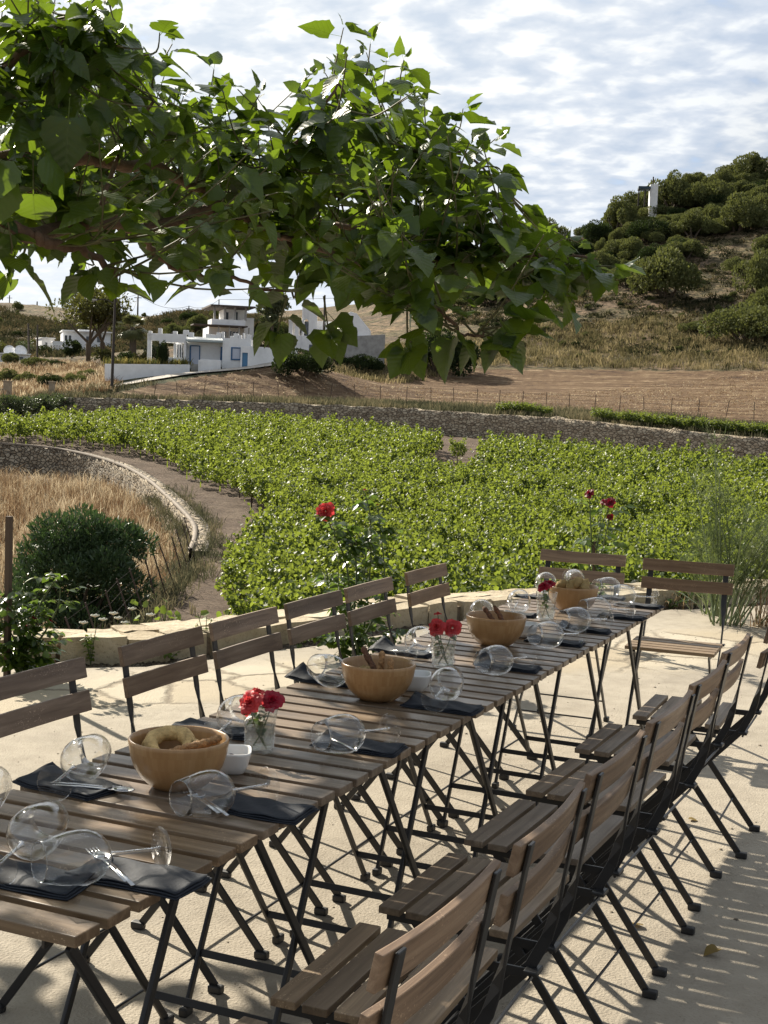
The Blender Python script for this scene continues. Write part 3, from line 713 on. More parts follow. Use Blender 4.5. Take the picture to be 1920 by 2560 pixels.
def pavemat():
    m, nt, out = newmat('terrace concrete'); co = objco(nt, rnd=False)
    nA = N(nt, 'ShaderNodeTexNoise', i_Scale=.9, i_Detail=6.0, i_Roughness=.6); L(nt, co, nA.inputs[0])
    nB = N(nt, 'ShaderNodeTexNoise', i_Scale=9, i_Detail=8.0, i_Roughness=.65); L(nt, co, nB.inputs[0])
    nC = N(nt, 'ShaderNodeTexNoise', i_Scale=120, i_Detail=4.0); L(nt, co, nC.inputs[0])
    base = ramp(nt, nA.outputs[0], [(.3, (.20, .172, .135)), (.47, (.34, .295, .23)), (.70, (.43, .38, .30))])
    base = mix(nt, .35, base, ramp(nt, nB.outputs[0], [(.3, (.20, .175, .14)), (.6, (.40, .36, .295))]))
    base = mix(nt, mth(nt, 'MULTIPLY', ramp(nt, nC.outputs[0], [(.25, (1, 1, 1)), (.40, (0, 0, 0))]), .5), base, (.16, .13, .09))
    # flagstones showing through the screed in a band
    vn = N(nt, 'ShaderNodeVectorMath', operation='MULTIPLY_ADD'); L(nt, nB.outputs['Color'], vn.inputs[0]); vn.inputs[1].default_value = (.12,)*3; L(nt, co, vn.inputs[2])
    e = N(nt, 'ShaderNodeTexVoronoi', feature='DISTANCE_TO_EDGE', i_Scale=2.1); L(nt, vn.outputs[0], e.inputs['Vector'])
    cell = N(nt, 'ShaderNodeTexVoronoi', i_Scale=2.1); L(nt, vn.outputs[0], cell.inputs['Vector'])
    sp = N(nt, 'ShaderNodeSeparateXYZ'); L(nt, co, sp.inputs[0])
    # distance from a line running along the terrace
    ln = mth(nt, 'ADD', mth(nt, 'ADD', mth(nt, 'MULTIPLY', sp.outputs[0], .80), mth(nt, 'MULTIPLY', sp.outputs[1], -.60)), 4.05)
    band = mth(nt, 'ADD', mth(nt, 'ABSOLUTE', mth(nt, 'ADD', ln, mth(nt, 'MULTIPLY', nA.outputs[0], 1.0))), 0.0)
    bm_ = ramp(nt, mth(nt, 'ADD', band, mth(nt, 'MULTIPLY', nB.outputs[0], .5)), [(.50, (1, 1, 1)), (.80, (0, 0, 0))])
    sc_ = N(nt, 'ShaderNodeSeparateColor'); L(nt, cell.outputs['Color'], sc_.inputs[0])
    fl = mix(nt, ramp(nt, e.outputs[0], [(.015, (1, 1, 1)), (.05, (0, 0, 0))]), ramp(nt, sc_.outputs[0], [(0, (.38, .32, .23)), (1, (.46, .41, .32))]), (.24, .20, .145))
    c = mix(nt, bm_, base, fl)
    # hairline cracks
    cr = N(nt, 'ShaderNodeTexVoronoi', feature='DISTANCE_TO_EDGE', i_Scale=.8)
    vn2 = N(nt, 'ShaderNodeVectorMath', operation='MULTIPLY_ADD'); L(nt, nB.outputs['Color'], vn2.inputs[0]); vn2.inputs[1].default_value = (.5,)*3; L(nt, co, vn2.inputs[2]); L(nt, vn2.outputs[0], cr.inputs['Vector'])
    crk = mth(nt, 'MULTIPLY', ramp(nt, cr.outputs[0], [(.0008, (1, 1, 1)), (.004, (0, 0, 0))]), ramp(nt, nA.outputs[0], [(.5, (0, 0, 0)), (.58, (1, 1, 1))]))
    c = mix(nt, mth(nt, 'MULTIPLY', crk, .7), c, (.10, .08, .055))
    p = N(nt, 'ShaderNodeBsdfPrincipled', i_Roughness=.86); L(nt, c, p.inputs['Base Color']); p.inputs['Specular IOR Level'].default_value = .25
    h = mth(nt, 'ADD', mth(nt, 'MULTIPLY', nB.outputs[0], .45), mth(nt, 'MULTIPLY', nC.outputs[0], .30))
    h = mth(nt, 'ADD', h, mth(nt, 'MULTIPLY', mth(nt, 'MULTIPLY', mth(nt, 'MINIMUM', e.outputs[0], .06), bm_), 9.0))
    L(nt, bump(nt, h, 1.0, .014), p.inputs['Normal']); L(nt, p.outputs[0], out.inputs[0]); return m
PAVE = pavemat()
EDGE = [(-9.0, 1.6), (-6.5, 2.6), (-5.0, 3.3), (-3.9, 3.95), (-3.1, 4.42), (-2.78, 4.85), (-2.52, 5.45), (-2.33, 6.1), (-2.05, 6.85), (-1.55, 7.7), (-.84, 8.62), (-.30, 9.3), (.6, 10.3), (2.2, 11.7), (5, 13.6), (9, 15.5)]
def smooth_line(P, n=8, closed=False):
    P = np.array(P, float); out = []
    for i in range(len(P)-1):
        p0, p1, p2, p3 = P[max(i-1, 0)], P[i], P[i+1], P[min(i+2, len(P)-1)]
        for k in range(n):
            t = k/n; out.append(.5*((2*p1)+(-p0+p2)*t+(2*p0-5*p1+4*p2-p3)*t*t+(-p0+3*p1-3*p2+p3)*t**3))
    out.append(P[-1]); return np.array(out)
EL = smooth_line(EDGE, 8)
def offset(Lp, d):
    T = np.gradient(Lp, axis=0); T /= np.linalg.norm(T, axis=1, keepdims=True); return Lp+np.stack([-T[:, 1], T[:, 0]], 1)*(d if np.isscalar(d) else np.asarray(d)[:, None])
jit = np.array([random.uniform(-.03, .03) for _ in EL])
ELj = offset(EL, jit)
poly = [tuple(p) for p in ELj]+[(16, 15), (16, -14), (-14, -14), (-14, 1)]
bmx = MB().prism(poly, -.28, 0)
o = bmx.build('terrace_paving', PAVE); tag(o, kind='structure')
SOIL = stonemix('bed soil', 26, [(.10, .075, .05), (.16, .12, .085), (.30, .25, .19)], (.05, .036, .025), .1, .8, .02)
def strip(name, line_a, line_b, za, zb, mat, kind='structure', nsub=5, jz=.01):
    V = []; F = []; n = len(line_a)
    for i in range(n):
        for k in range(nsub):
            t = k/(nsub-1); p = line_a[i]*(1-t)+line_b[i]*t; V.append((p[0], p[1], za*(1-t)+zb*t+random.uniform(-jz, jz)))
    for i in range(n-1):
        for k in range(nsub-1): a = i*nsub+k; F.append((a, a+nsub, a+nsub+1, a+1))
    return tag(npmesh(name, V, F, mat), kind=kind)
ELf = smooth_line(EDGE, 30)
strip('planting_bed', offset(ELf, -.25), offset(ELf, .34), -.03, -.02, SOIL, nsub=8, jz=.012)
STONE = None
def limestone():
    m, nt, out = newmat('limestone'); co = objco(nt, rnd=False); geo = N(nt, 'ShaderNodeNewGeometry')
    n = N(nt, 'ShaderNodeTexNoise', i_Scale=7, i_Detail=8.0, i_Roughness=.65); L(nt, co, n.inputs[0])
    n2 = N(nt, 'ShaderNodeTexNoise', i_Scale=55, i_Detail=4.0); L(nt, co, n2.inputs[0])
    a = ramp(nt, n.outputs[0], [(.3, (.26, .20, .125)), (.5, (.42, .345, .225)), (.7, (.56, .49, .36))])
    b = ramp(nt, geo.outputs['Random Per Island'], [(0, (.30, .235, .15)), (1, (.54, .47, .35))])
    c = mix(nt, .5, a, b)
    c = mix(nt, mth(nt, 'MULTIPLY', ramp(nt, n2.outputs[0], [(.3, (1, 1, 1)), (.45, (0, 0, 0))]), .4), c, (.14, .11, .07))
    p = N(nt, 'ShaderNodeBsdfPrincipled', i_Roughness=.85); L(nt, c, p.inputs['Base Color']); p.inputs['Specular IOR Level'].default_value = .3
    L(nt, bump(nt, mth(nt, 'ADD', n.outputs[0], mth(nt, 'MULTIPLY', n2.outputs[0], .25)), .7, .03), p.inputs['Normal']); L(nt, p.outputs[0], out.inputs[0]); return m
LIME = limestone()
MORT = pbr('wall mortar', (.20, .155, .105), rough=.95, noise=(12, .35), bmp=(40, .7, .02))
def low_wall():
    from mathutils import noise
    W0, W1 = .20, .60
    cum = np.concatenate([[0], np.cumsum(np.linalg.norm(np.diff(ELf, axis=0), axis=1))])
    def at(s_, off):
        x = np.interp(s_, cum, ELf[:, 0]); y = np.interp(s_, cum, ELf[:, 1]); e = .05
        t = np.array([np.interp(s_+e, cum, ELf[:, 0])-np.interp(s_-e, cum, ELf[:, 0]), np.interp(s_+e, cum, ELf[:, 1])-np.interp(s_-e, cum, ELf[:, 1])]); t /= np.linalg.norm(t)
        return np.array([x-t[1]*off, y+t[0]*off])
    root = empty('low_stone_wall', (0, 0, 0), 0, 'low pale limestone wall edging the paved terrace before the vineyard', 'wall')
    m = MB(); ss = np.arange(.1, cum[-1]-.1, .12)
    pa = [at(s_, W0+.03) for s_ in ss]; pb = [at(s_, W1-.03) for s_ in ss]; n = len(ss)
    vs = [(*p, -3.6) for p in pa]+[(*p, .075) for p in pa]+[(*p, .075) for p in pb]+[(*p, -3.6) for p in pb]
    fs = [(r_*n+i, r_*n+i+1, (r_+1)*n+i+1, (r_+1)*n+i) for r_ in range(3) for i in range(n-1)]
    m.add(vs, fs).build('mortar_core', MORT, root)
    m = bmesh.new(); me = bpy.data.meshes.new('stones')
    def stone(s0, s1, o0, o1, z0, z1):
        # irregular polygon footprint
        c = []; 
        jit_ = lambda a: random.uniform(-a, a)
        for (u, v) in ((0, 0), (.35, -.02), (.7, 0.01), (1, 0), (1.01, .5), (1, 1), (.6, 1.02), (.3, 1), (0, 1), (-.01, .5)):
            c.append(at(s0+(s1-s0)*u+jit_(.018), o0+(o1-o0)*v+jit_(.014)))
        tz = [jit_(.010) for _ in range(2)]
        bot = [m.verts.new((*p, z0)) for p in c]; top = []
        for k, p in enumerate(c): top.append(m.verts.new((*p, z1+tz[0]*(k/5-1)+jit_(.004))))
        nn = len(c)
        m.faces.new(bot[::-1]); m.faces.new(top)
        for k in range(nn): m.faces.new((bot[k], bot[(k+1) % nn], top[(k+1) % nn], top[k]))
    s_ = .2
    while s_ < cum[-1]-.6:
        l = random.uniform(.24, .52)
        # front face block
        z = random.uniform(.100, .128)
        stone(s_+.012, s_+l-.012, W0+random.uniform(-.03, .015), W0+random.uniform(.15, .2), .0-random.uniform(.02, .05), z)
        s_ += l
    s_ = .1
    while s_ < cum[-1]-.6:
        l = random.uniform(.22, .42); mid = random.uniform(.36, .42)
        stone(s_+.010, s_+l-.010, mid, W1+random.uniform(-.02, .03), .05, random.uniform(.098, .122)); s_ += l
    bmesh.ops.bevel(m, geom=[e for e in m.edges if e.is_manifold and e.calc_face_angle(0) > .5], offset=.012, segments=2, profile=.6, affect='EDGES', clamp_overlap=True)
    bmesh.ops.triangulate(m, faces=[f for f in m.faces if len(f.verts) > 4])
    for v in m.verts:
        nv = noise.noise_vector(v.co*9)*.008+noise.noise_vector(v.co*28)*.003; v.co += nv
    m.to_mesh(me); m.free(); me.materials.append(LIME)
    o = bpy.data.objects.new('coping_stones', me); C.objects.link(o); o.parent = root
low_wall()

# ------------------------------------------------------------------ land forms
def in_poly(X, Y, P):
    X = np.asarray(X, float); Y = np.asarray(Y, float); ins = np.zeros(X.shape, bool); n = len(P); j = n-1
    for i in range(n):
        xi, yi = P[i][0], P[i][1]; xj, yj = P[j][0], P[j][1]
        c = ((yi > Y) != (yj > Y)) & (X < (xj-xi)*(Y-yi)/((yj-yi)+1e-12)+xi); ins ^= c; j = i
    return ins
def zV(s):
    s = np.asarray(s, float); return -3.2+.037*.5*((s-40)+np.sqrt((s-40)**2+60))
def GV(x, y, dz=0.0):
    d = ray(x, y); dn = d/math.hypot(d[0], d[1]); lo, hi = 5., 400.
    t = lo
    while t < hi:
        P = CAM+dn*t
        if P[2] <= zV(along(P[0], P[1]))+dz: break
        t += .25
    P = CAM+dn*t; P[2] = zV(along(P[0], P[1])); return P
RW = [(-420, 946), (-250, 951), (-100, 957), (0, 962), (80, 968), (150, 977), (220, 992), (280, 1012), (330, 1040), (370, 1073), (405, 1105), (430, 1132), (441, 1155), (437, 1188), (415, 1228), (375, 1275), (330, 1325), (300, 1360), (262, 1400), (215, 1455)]
RWp = np.array([GV(x, y)[:2] for x, y in RW])
RWl = smooth_line(RWp, 6)
far_left = RWp[0]+np.array([-60., 25.])
LOW = [tuple(p) for p in RWl]+[(RWp[-1][0]-.5, RWp[-1][1]-6), (-30, -2), (-90, 10), tuple(far_left)]
def zL(s): return zV(s)-1.35
# near ground sheet (vineyard level and, beyond the retaining wall, the lower level)
nu, nv = 330, 330
U = np.linspace(-75, 62, nu); Vv = np.concatenate([np.linspace(3, 80, 230), np.linspace(80.6, 135, 100)])
RX = np.array([math.cos(YAW), math.sin(YAW)])
gu, gv = np.meshgrid(U, Vv, indexing='ij')
GX = CAM[0]+RX[0]*gu+AX[0]*gv; GY = CAM[1]+RX[1]*gu+AX[1]*gv
low = in_poly(GX, GY, LOW)
GZ = np.where(low, zL(gv), zV(gv))+rng.normal(0, .025, GX.shape)
# the ground stays under the terrace
GZ = np.where(in_poly(GX, GY, poly), -3.6, GZ)
V = np.stack([GX, GY, GZ], 2).reshape(-1, 3)
ii, jj = np.meshgrid(np.arange(nu-1), np.arange(len(Vv)-1), indexing='ij'); a = (ii*len(Vv)+jj).ravel()
F = np.stack([a, a+len(Vv), a+len(Vv)+1, a+1], 1)
def earth(name, cols, sc=.5, stripes=None, attr=False):
    m, nt, out = newmat(name); co = objco(nt, rnd=False)
    n = N(nt, 'ShaderNodeTexNoise', i_Scale=sc, i_Detail=10.0, i_Roughness=.68); L(nt, co, n.inputs[0])
    c = ramp(nt, n.outputs[0], [(.32+.36*i/(len(cols)-1), cc) for i, cc in enumerate(cols)])
    n2 = N(nt, 'ShaderNodeTexNoise', i_Scale=sc*14, i_Detail=6.0, i_Roughness=.7); L(nt, co, n2.inputs[0])
    c = mix(nt, mth(nt, 'MULTIPLY', ramp(nt, n2.outputs[0], [(.35, (1, 1, 1)), (.55, (0, 0, 0))]), .55), c, tuple(x*.45 for x in cols[0]))
    p = N(nt, 'ShaderNodeBsdfPrincipled', i_Roughness=.95); p.inputs['Specular IOR Level'].default_value = .1
    L(nt, c, p.inputs['Base Color']); L(nt, bump(nt, n2.outputs[0], .9, .12), p.inputs['Normal']); L(nt, p.outputs[0], out.inputs[0]); return m
tag(npmesh('vineyard_ground', V, F, earth('vineyard soil', [(.085, .062, .045), (.135, .10, .075), (.20, .155, .115)], .6), smooth=True), kind='structure')
# dry stone retaining wall by the path
DRY = stonemix('dry stone', 3.4, [(.28, .22, .15), (.46, .38, .27), (.64, .55, .41)], (.07, .056, .042), .06, .9, .14, sc3=(1, 1, 1.6))
RIM = pbr('concrete rim', (.17, .135, .10), rough=.85, noise=(3, .25))
def wall_run(name, line, ztop, zbot, th, mat, parent, cap=None, jz=.04, side=1):
    """line: (n,2) world; ztop/zbot arrays; wall stands between the line and the line offset by th"""
    A = np.asarray(line); B = offset(A, th*side); n = len(A); V = []; F = []
    rows = 7
    for i in range(n):
        for k in range(rows):
            t = k/(rows-1); j_ = rng.normal(0, .03, 2); V.append((A[i][0]+j_[0], A[i][1]+j_[1], zbot[i]*(1-t)+ztop[i]*t+(rng.normal(0, jz) if k == rows-1 else 0)))
        V.append((B[i][0], B[i][1], ztop[i])); V.append((B[i][0], B[i][1], zbot[i]))
    R_ = rows+2
    for i in range(n-1):
        for k in range(R_-1): F.append((i*R_+k, (i+1)*R_+k, (i+1)*R_+k+1, i*R_+k+1))
    return npmesh(name, V, F, mat, parent)
def dens(Lp, step):
    cum = np.concatenate([[0], np.cumsum(np.linalg.norm(np.diff(Lp, axis=0), axis=1))]); s_ = np.arange(0, cum[-1], step)
    return np.stack([np.interp(s_, cum, Lp[:, 0]), np.interp(s_, cum, Lp[:, 1])], 1)
RWfull = dens(RWl, .35); _c = np.argmin(np.linalg.norm(RWfull-RWp[13], axis=1))+4
RWd = RWfull[:_c]; sR = along(RWd[:, 0], RWd[:, 1])
rw = empty('dry_stone_retaining_wall', (0, 0, 0), 0, 'curving dry stone wall between the dry grass and the vineyard path', 'wall')
wall_run('stone_face', offset(RWd, -.32), zV(sR)+.10, zL(sR)-.6, .5, DRY, rw, side=1)
V = []; F = []
A = offset(RWd, -.22); B = offset(RWd, -.35)
for i in range(len(A)):
    z = zV(sR[i])+.08; V += [(*A[i], z), (*A[i], z+.09), (*B[i], z+.09), (*B[i], z)]
for i in range(len(A)-1):
    for k in range(3): F.append((i*4+k, i*4+4+k, i*4+5+k, i*4+k+1))
npmesh('rim', V, F, RIM, rw)

# ------------------------------------------------------------------ upper terrain
TOPW = [(-300, 858, 108), (-100, 859, 107), (60, 860, 106), (180, 862, 105), (350, 866, 105), (550, 872, 104), (700, 878, 103), (860, 885, 101), (1060, 898, 97), (1180, 905, 94.5), (1280, 914, 92), (1450, 932, 88.5), (1659, 952, 85), (1850, 972, 82), (2100, 1000, 78)]
CTRL = list(TOPW)
CTRL += [(x, y-4, d+2.5) for x, y, d in TOPW]
CTRL += [(1659, 900, 101), (1450, 888, 105), (1200, 876, 110), (1000, 868, 112), (800, 862, 113), (600, 860, 111), (400, 858, 110), (200, 856, 109), (0, 852, 112),
 (2000, 800, 150), (1659, 806, 150), (1300, 800, 155), (1000, 797, 156), (800, 800, 150), (690, 800, 142), (252, 833, 116), (417, 806, 119.5), (530, 796, 120), (616, 779, 124), (700, 810, 128), (330, 828, 114), (250, 845, 111), (430, 812, 116), (540, 803, 117), (620, 800, 118),
 (430, 790, 130), (340, 785, 130), (300, 792, 125), (650, 760, 150), (720, 745, 160), (500, 742, 158), (560, 742, 158), (400, 745, 165),
 (1659, 775, 160), (1659, 720, 178), (1659, 600, 215), (1659, 500, 245), (1659, 420, 278), (1659, 352, 300), (1659, 380, 345), (2000, 700, 175), (2000, 500, 230), (2000, 330, 290), (2000, 280, 330),
 (1450, 790, 158), (1450, 700, 185), (1450, 600, 215), (1450, 500, 250), (1450, 430, 285), (1420, 428, 300), (1450, 470, 350),
 (1300, 780, 163), (1300, 700, 190), (1300, 600, 226), (1300, 520, 262), (1290, 495, 285), (1300, 560, 340),
 (1150, 770, 165), (1150, 690, 195), (1150, 600, 235), (1140, 545, 275), (1140, 600, 330),
 (1000, 770, 170), (1000, 700, 205), (960, 655, 260), (960, 700, 330),
 (850, 755, 175), (800, 700, 225), (700, 706, 300), (700, 730, 360), (800, 672, 300),
 (450, 700, 240), (450, 676, 330), (450, 700, 390), (560, 690, 300), (560, 700, 360), (350, 720, 240), (330, 690, 350), (300, 715, 420), (400, 684, 340),
 (300, 790, 140), (200, 800, 145), (150, 832, 128), (60, 835, 122), (150, 775, 175), (60, 778, 175), (-50, 840, 120), (-50, 790, 165),
 (150, 740, 240), (150, 700, 320), (150, 668, 400), (150, 690, 470), (0, 730, 250), (0, 690, 340), (0, 660, 430), (0, 685, 500), (-200, 720, 260), (-200, 650, 430), (-200, 680, 520)]
CP = np.array([PD(*c) for c in CTRL])
def tps(P, z, lam=.02):
    Q = P/100.; d = np.linalg.norm(Q[:, None]-Q[None], axis=2); K = np.where(d > 0, d*d*np.log(d+1e-12), 0)+lam*np.eye(len(P))*.01
    A = np.concatenate([np.ones((len(P), 1)), Q], 1); MM = np.block([[K, A], [A.T, np.zeros((3, 3))]])
    w_ = np.linalg.solve(MM, np.concatenate([z, np.zeros(3)])); return Q, w_
TQ, TWt = tps(CP[:, :2], CP[:, 2])
def zU(X, Y):
    X = np.atleast_1d(X).astype(float); Y = np.atleast_1d(Y).astype(float); sh = X.shape
    q = np.stack([X.ravel(), Y.ravel()], 1)/100.; out = np.empty(len(q))
    for i in range(0, len(q), 20000):
        qq = q[i:i+20000]; d = np.linalg.norm(qq[:, None]-TQ[None], axis=2)
        out[i:i+20000] = np.where(d > 0, d*d*np.log(d+1e-12), 0) @ TWt[:-3]+TWt[-3]+qq @ TWt[-2:]
    return out.reshape(sh)
def hyp(P): return math.hypot(P[0]-CAM[0], P[1]-CAM[1])
def GU(x, y, d0=84., d1=560.):
    d = ray(x, y); dn = d/math.hypot(d[0], d[1]); T = np.arange(d0, d1, .5)
    P = CAM[None]+dn[None]*T[:, None]; k = np.nonzero(P[:, 2] <= zU(P[:, 0], P[:, 1]))[0]
    k = k[0] if len(k) else len(T)-1
    Pp = P[k].copy(); Pp[2] = zU(Pp[0], Pp[1])[0]; return Pp
# azimuths of the sheet's columns, distance of the wall line for each
wa = np.array([PD(*c) for c in TOPW]); waz = np.arctan2(wa[:, 0]-CAM[0], wa[:, 1]-CAM[1]); wd_ = np.hypot(wa[:, 0]-CAM[0], wa[:, 1]-CAM[1]); 
az = np.linspace(R(-52), R(8), 420)
dW = np.interp(az, waz, wd_)
Tt = np.concatenate([np.linspace(0, 70, 110), 70+np.cumsum(np.linspace(.8, 8, 110))])
D_ = dW[:, None]+.25+Tt[None]*((560-dW[:, None])/Tt[-1])**(.0+1.0*(Tt[None]/Tt[-1])**2)
XX = CAM[0]+np.sin(az)[:, None]*D_; YY = CAM[1]+np.cos(az)[:, None]*D_
ZZ = zU(XX, YY)
FIELD_px = [(150, 857), (330, 863), (500, 861), (700, 866), (900, 872), (1100, 882), (1300, 893), (1500, 905), (1659, 915), (2100, 945), (2100, 806), (1659, 803), (1300, 799), (1000, 796), (870, 800), (780, 806), (690, 812), (616, 786), (540, 800), (430, 814), (330, 832), (250, 849)]
FIELD = [GU(*p)[:2] for p in FIELD_px]
fm = in_poly(XX, YY, FIELD)
STRAW_px = [(-60, 862), (250, 856), (240, 835), (210, 800), (-60, 800)]
sm = in_poly(XX, YY, [GU(*p)[:2] for p in STRAW_px])
strip_m = (~fm) & (D_-dW[:, None] < 24) & (np.degrees(az)[:, None] > -36)
from mathutils import noise as _no
amp = np.clip((D_-150)/60, 0, 1)*1.3
nz = np.array([_no.noise((x*.05, y*.05, 0)) for x, y in zip(XX.ravel(), YY.ravel())]).reshape(XX.shape)
nz2 = np.array([_no.noise((x*.35, y*.35, 3)) for x, y in zip(XX.ravel(), YY.ravel())]).reshape(XX.shape)
ZZ = ZZ+nz2*.22*np.clip((D_-105)/40, 0.15, 1)*(1-.75*fm)
# low bank terraces across the slope right of the houses
V = np.stack([XX, YY, ZZ], 2).reshape(-1, 3); nr = XX.shape[1]
ii, jj = np.meshgrid(np.arange(len(az)-1), np.arange(nr-1), indexing='ij'); a = (ii*nr+jj).ravel()
F = np.stack([a, a+1, a+nr+1, a+nr], 1)
def landmat():
    m, nt, out = newmat('hill land'); co = objco(nt, rnd=False)
    at = N(nt, 'ShaderNodeVertexColor', layer_name='zone'); sp = N(nt, 'ShaderNodeSeparateColor'); L(nt, at.outputs[0], sp.inputs[0])
    n = N(nt, 'ShaderNodeTexNoise', i_Scale=.045, i_Detail=9.0, i_Roughness=.62); L(nt, co, n.inputs[0])
    nf = N(nt, 'ShaderNodeTexNoise', i_Scale=.9, i_Detail=8.0, i_Roughness=.7); L(nt, co, nf.inputs[0])
    hill = ramp(nt, n.outputs[0], [(.36, (.11, .085, .06)), (.46, (.21, .145, .095)), (.54, (.15, .125, .065)), (.60, (.24, .17, .11)), (.68, (.38, .27, .15))])
    hill = mix(nt, mth(nt, 'MULTIPLY', ramp(nt, nf.outputs[0], [(.44, (1, 1, 1)), (.54, (0, 0, 0))]), .85), hill, (.035, .034, .018))
    mp = N(nt, 'ShaderNodeMapping'); L(nt, co, mp.inputs[0]); mp.inputs['Rotation'].default_value = (0, 0, -YAW-.06); mp.inputs['Scale'].default_value = (.10, 1.1, 1)
    nfi = N(nt, 'ShaderNodeTexNoise', i_Scale=1.0, i_Detail=8.0, i_Roughness=.72); L(nt, mp.outputs[0], nfi.inputs[0])
    field = ramp(nt, mth(nt, 'ADD', mth(nt, 'MULTIPLY', nfi.outputs[0], .6), mth(nt, 'MULTIPLY', nf.outputs[0], .4)), [(.38, (.050, .030, .020)), (.47, (.125, .078, .045)), (.54, (.175, .116, .066)), (.62, (.36, .27, .17))])
    grs = ramp(nt, nf.outputs[0], [(.38, (.035, .042, .022)), (.52, (.075, .080, .042)), (.66, (.17, .145, .08))])
    straw = ramp(nt, nf.outputs[0], [(.38, (.13, .11, .05)), (.52, (.32, .24, .12)), (.66, (.48, .37, .20))])
    c = mix(nt, sp.outputs[0], hill, field); c = mix(nt, sp.outputs[1], c, grs); c = mix(nt, sp.outputs[2], c, straw)
    p = N(nt, 'ShaderNodeBsdfPrincipled', i_Roughness=.95); p.inputs['Specular IOR Level'].default_value = .1; L(nt, c, p.inputs['Base Color'])
    h = mth(nt, 'ADD', nf.outputs[0], mth(nt, 'MULTIPLY', nfi.outputs[0], .6))
    L(nt, bump(nt, h, 1.0, .45), p.inputs['Normal']); L(nt, p.outputs[0], out.inputs[0]); return m
hl = npmesh('hillside', V, F, landmat(), smooth=True); tag(hl, kind='structure')
vc = hl.data.color_attributes.new('zone', 'FLOAT_COLOR', 'POINT')
colr = np.zeros((len(V), 4), np.float32); colr[:, 3] = 1; colr[:, 0] = fm.ravel(); colr[:, 1] = strip_m.ravel(); colr[:, 2] = (sm & ~fm).ravel()
vc.data.foreach_set('color', colr.ravel())
# one big sheet under everything, out to the horizon
gm = MB(); gm.box(-2500, 2500, -2500, 2500, -12, -9); tag(gm.build('far_ground', earth('far soil', [(.15, .11, .08), (.2, .15, .1)], .1)), kind='structure')
# far retaining wall
ta = np.array([PD(*c) for c in TOPW[2:]]); tl = smooth_line(ta, 12); 
tl2 = dens(tl[:, :2], .5); tz = np.interp(np.arange(len(tl2)), np.linspace(0, len(tl2)-1, len(tl)), tl[:, 2])
cumA = np.concatenate([[0], np.cumsum(np.linalg.norm(np.diff(tl[:, :2], axis=0), axis=1))]); tz = np.interp(np.arange(len(tl2))*.5, cumA, tl[:, 2])
fw = empty('far_stone_wall', (0, 0, 0), 0, 'long dry stone retaining wall between the vineyard and the brown field', 'wall')
wall_run('stone_face', offset(tl2, .0), tz+.10, zV(along(tl2[:, 0], tl2[:, 1]))-.8, .7, stonemix('far dry stone', 3.4, [(.32, .25, .17), (.50, .41, .29), (.70, .60, .44)], (.09, .072, .055), .05, .9, .10, sc3=(1, 1, 1.9)), fw, jz=.05, side=1)
# ------------------------------------------------------------------ mulberry tree over the terrace
def lobed_leaf(droop=.28, fold=.16, lobe=0., curl=0., seed=0, segs=11):
    """toothed heart-shaped blade with a petiole; also returns blade coordinates (u across, v along)"""
    rs = np.random.default_rng(seed); V = []; F = []; UV = []
    tt = np.linspace(0, 1, segs+1); prof = np.interp(tt, [0, .05, .14, .28, .42, .58, .74, .88, .95, 1], [.0, .27, .42, .48, .465, .39, .27, .13, .045, 0])
    for i, t in enumerate(tt):
        tooth = 1.035 if i % 2 else .975; wl = prof[i]*tooth*rs.uniform(.95, 1.05); wr = prof[i]*(2.02-tooth)*rs.uniform(.95, 1.05)
        if lobe and i in (4, 5): wl *= 1-lobe*(1 if i == 5 else .5)
        if lobe and i in (5, 6): wr *= 1-lobe*.8*(1 if i == 6 else .5)
        back = -.13*math.exp(-((t-.08)/.09)**2)
        z = -droop*t**1.7
        for k, w_ in enumerate((-wl, -wl*.55, 0, wr*.55, wr)):
            q = abs(w_)/.45; rip = .022*math.sin(t*17+(3 if w_ < 0 else 0))*q*q
            V.append((w_, t+back*q-.05*q, z+fold*abs(w_)-curl*w_*w_+rip)); UV.append((w_+.5, t))
    for i in range(segs):
        for k in range(4): F.append((5*i+k, 5*i+k+1, 5*i+6+k, 5*i+5+k))
    b = len(V); V += [(-.009, -.36, .12), (.009, -.36, .12), (.012, .03, .004), (-.012, .03, .004)]; UV += [(.5, 0)]*4; F.append((b, b+1, b+2, b+3))
    V = np.array(V, float); V[:, 1] += .36; V[:, 2] -= .12
    return V, np.array(F), np.array(UV)
LTM = [lobed_leaf(.25, .22, seed=1), lobed_leaf(.45, .12, curl=.5, seed=2), lobed_leaf(.6, .42, seed=3), lobed_leaf(.2, .06, curl=.8, seed=4), lobed_leaf(.35, .2, lobe=.38, seed=5), lobed_leaf(.3, .3, lobe=.5, seed=6), lobed_leaf(.75, .3, seed=7), lobed_leaf(.1, .5, seed=8)]
MULB = leafmat('mulberry leaf', (.026, .054, .012), (.044, .078, .015), (.20, .31, .016), .38, .36, .55, blade=True, obj_rnd=False)
BARK = pbr('mulberry bark', (.14, .085, .055), rough=.85, noise=(14, .45), bmp=(30, .8, .02))
TWIG = pbr('green twig', (.10, .095, .04), rough=.7)
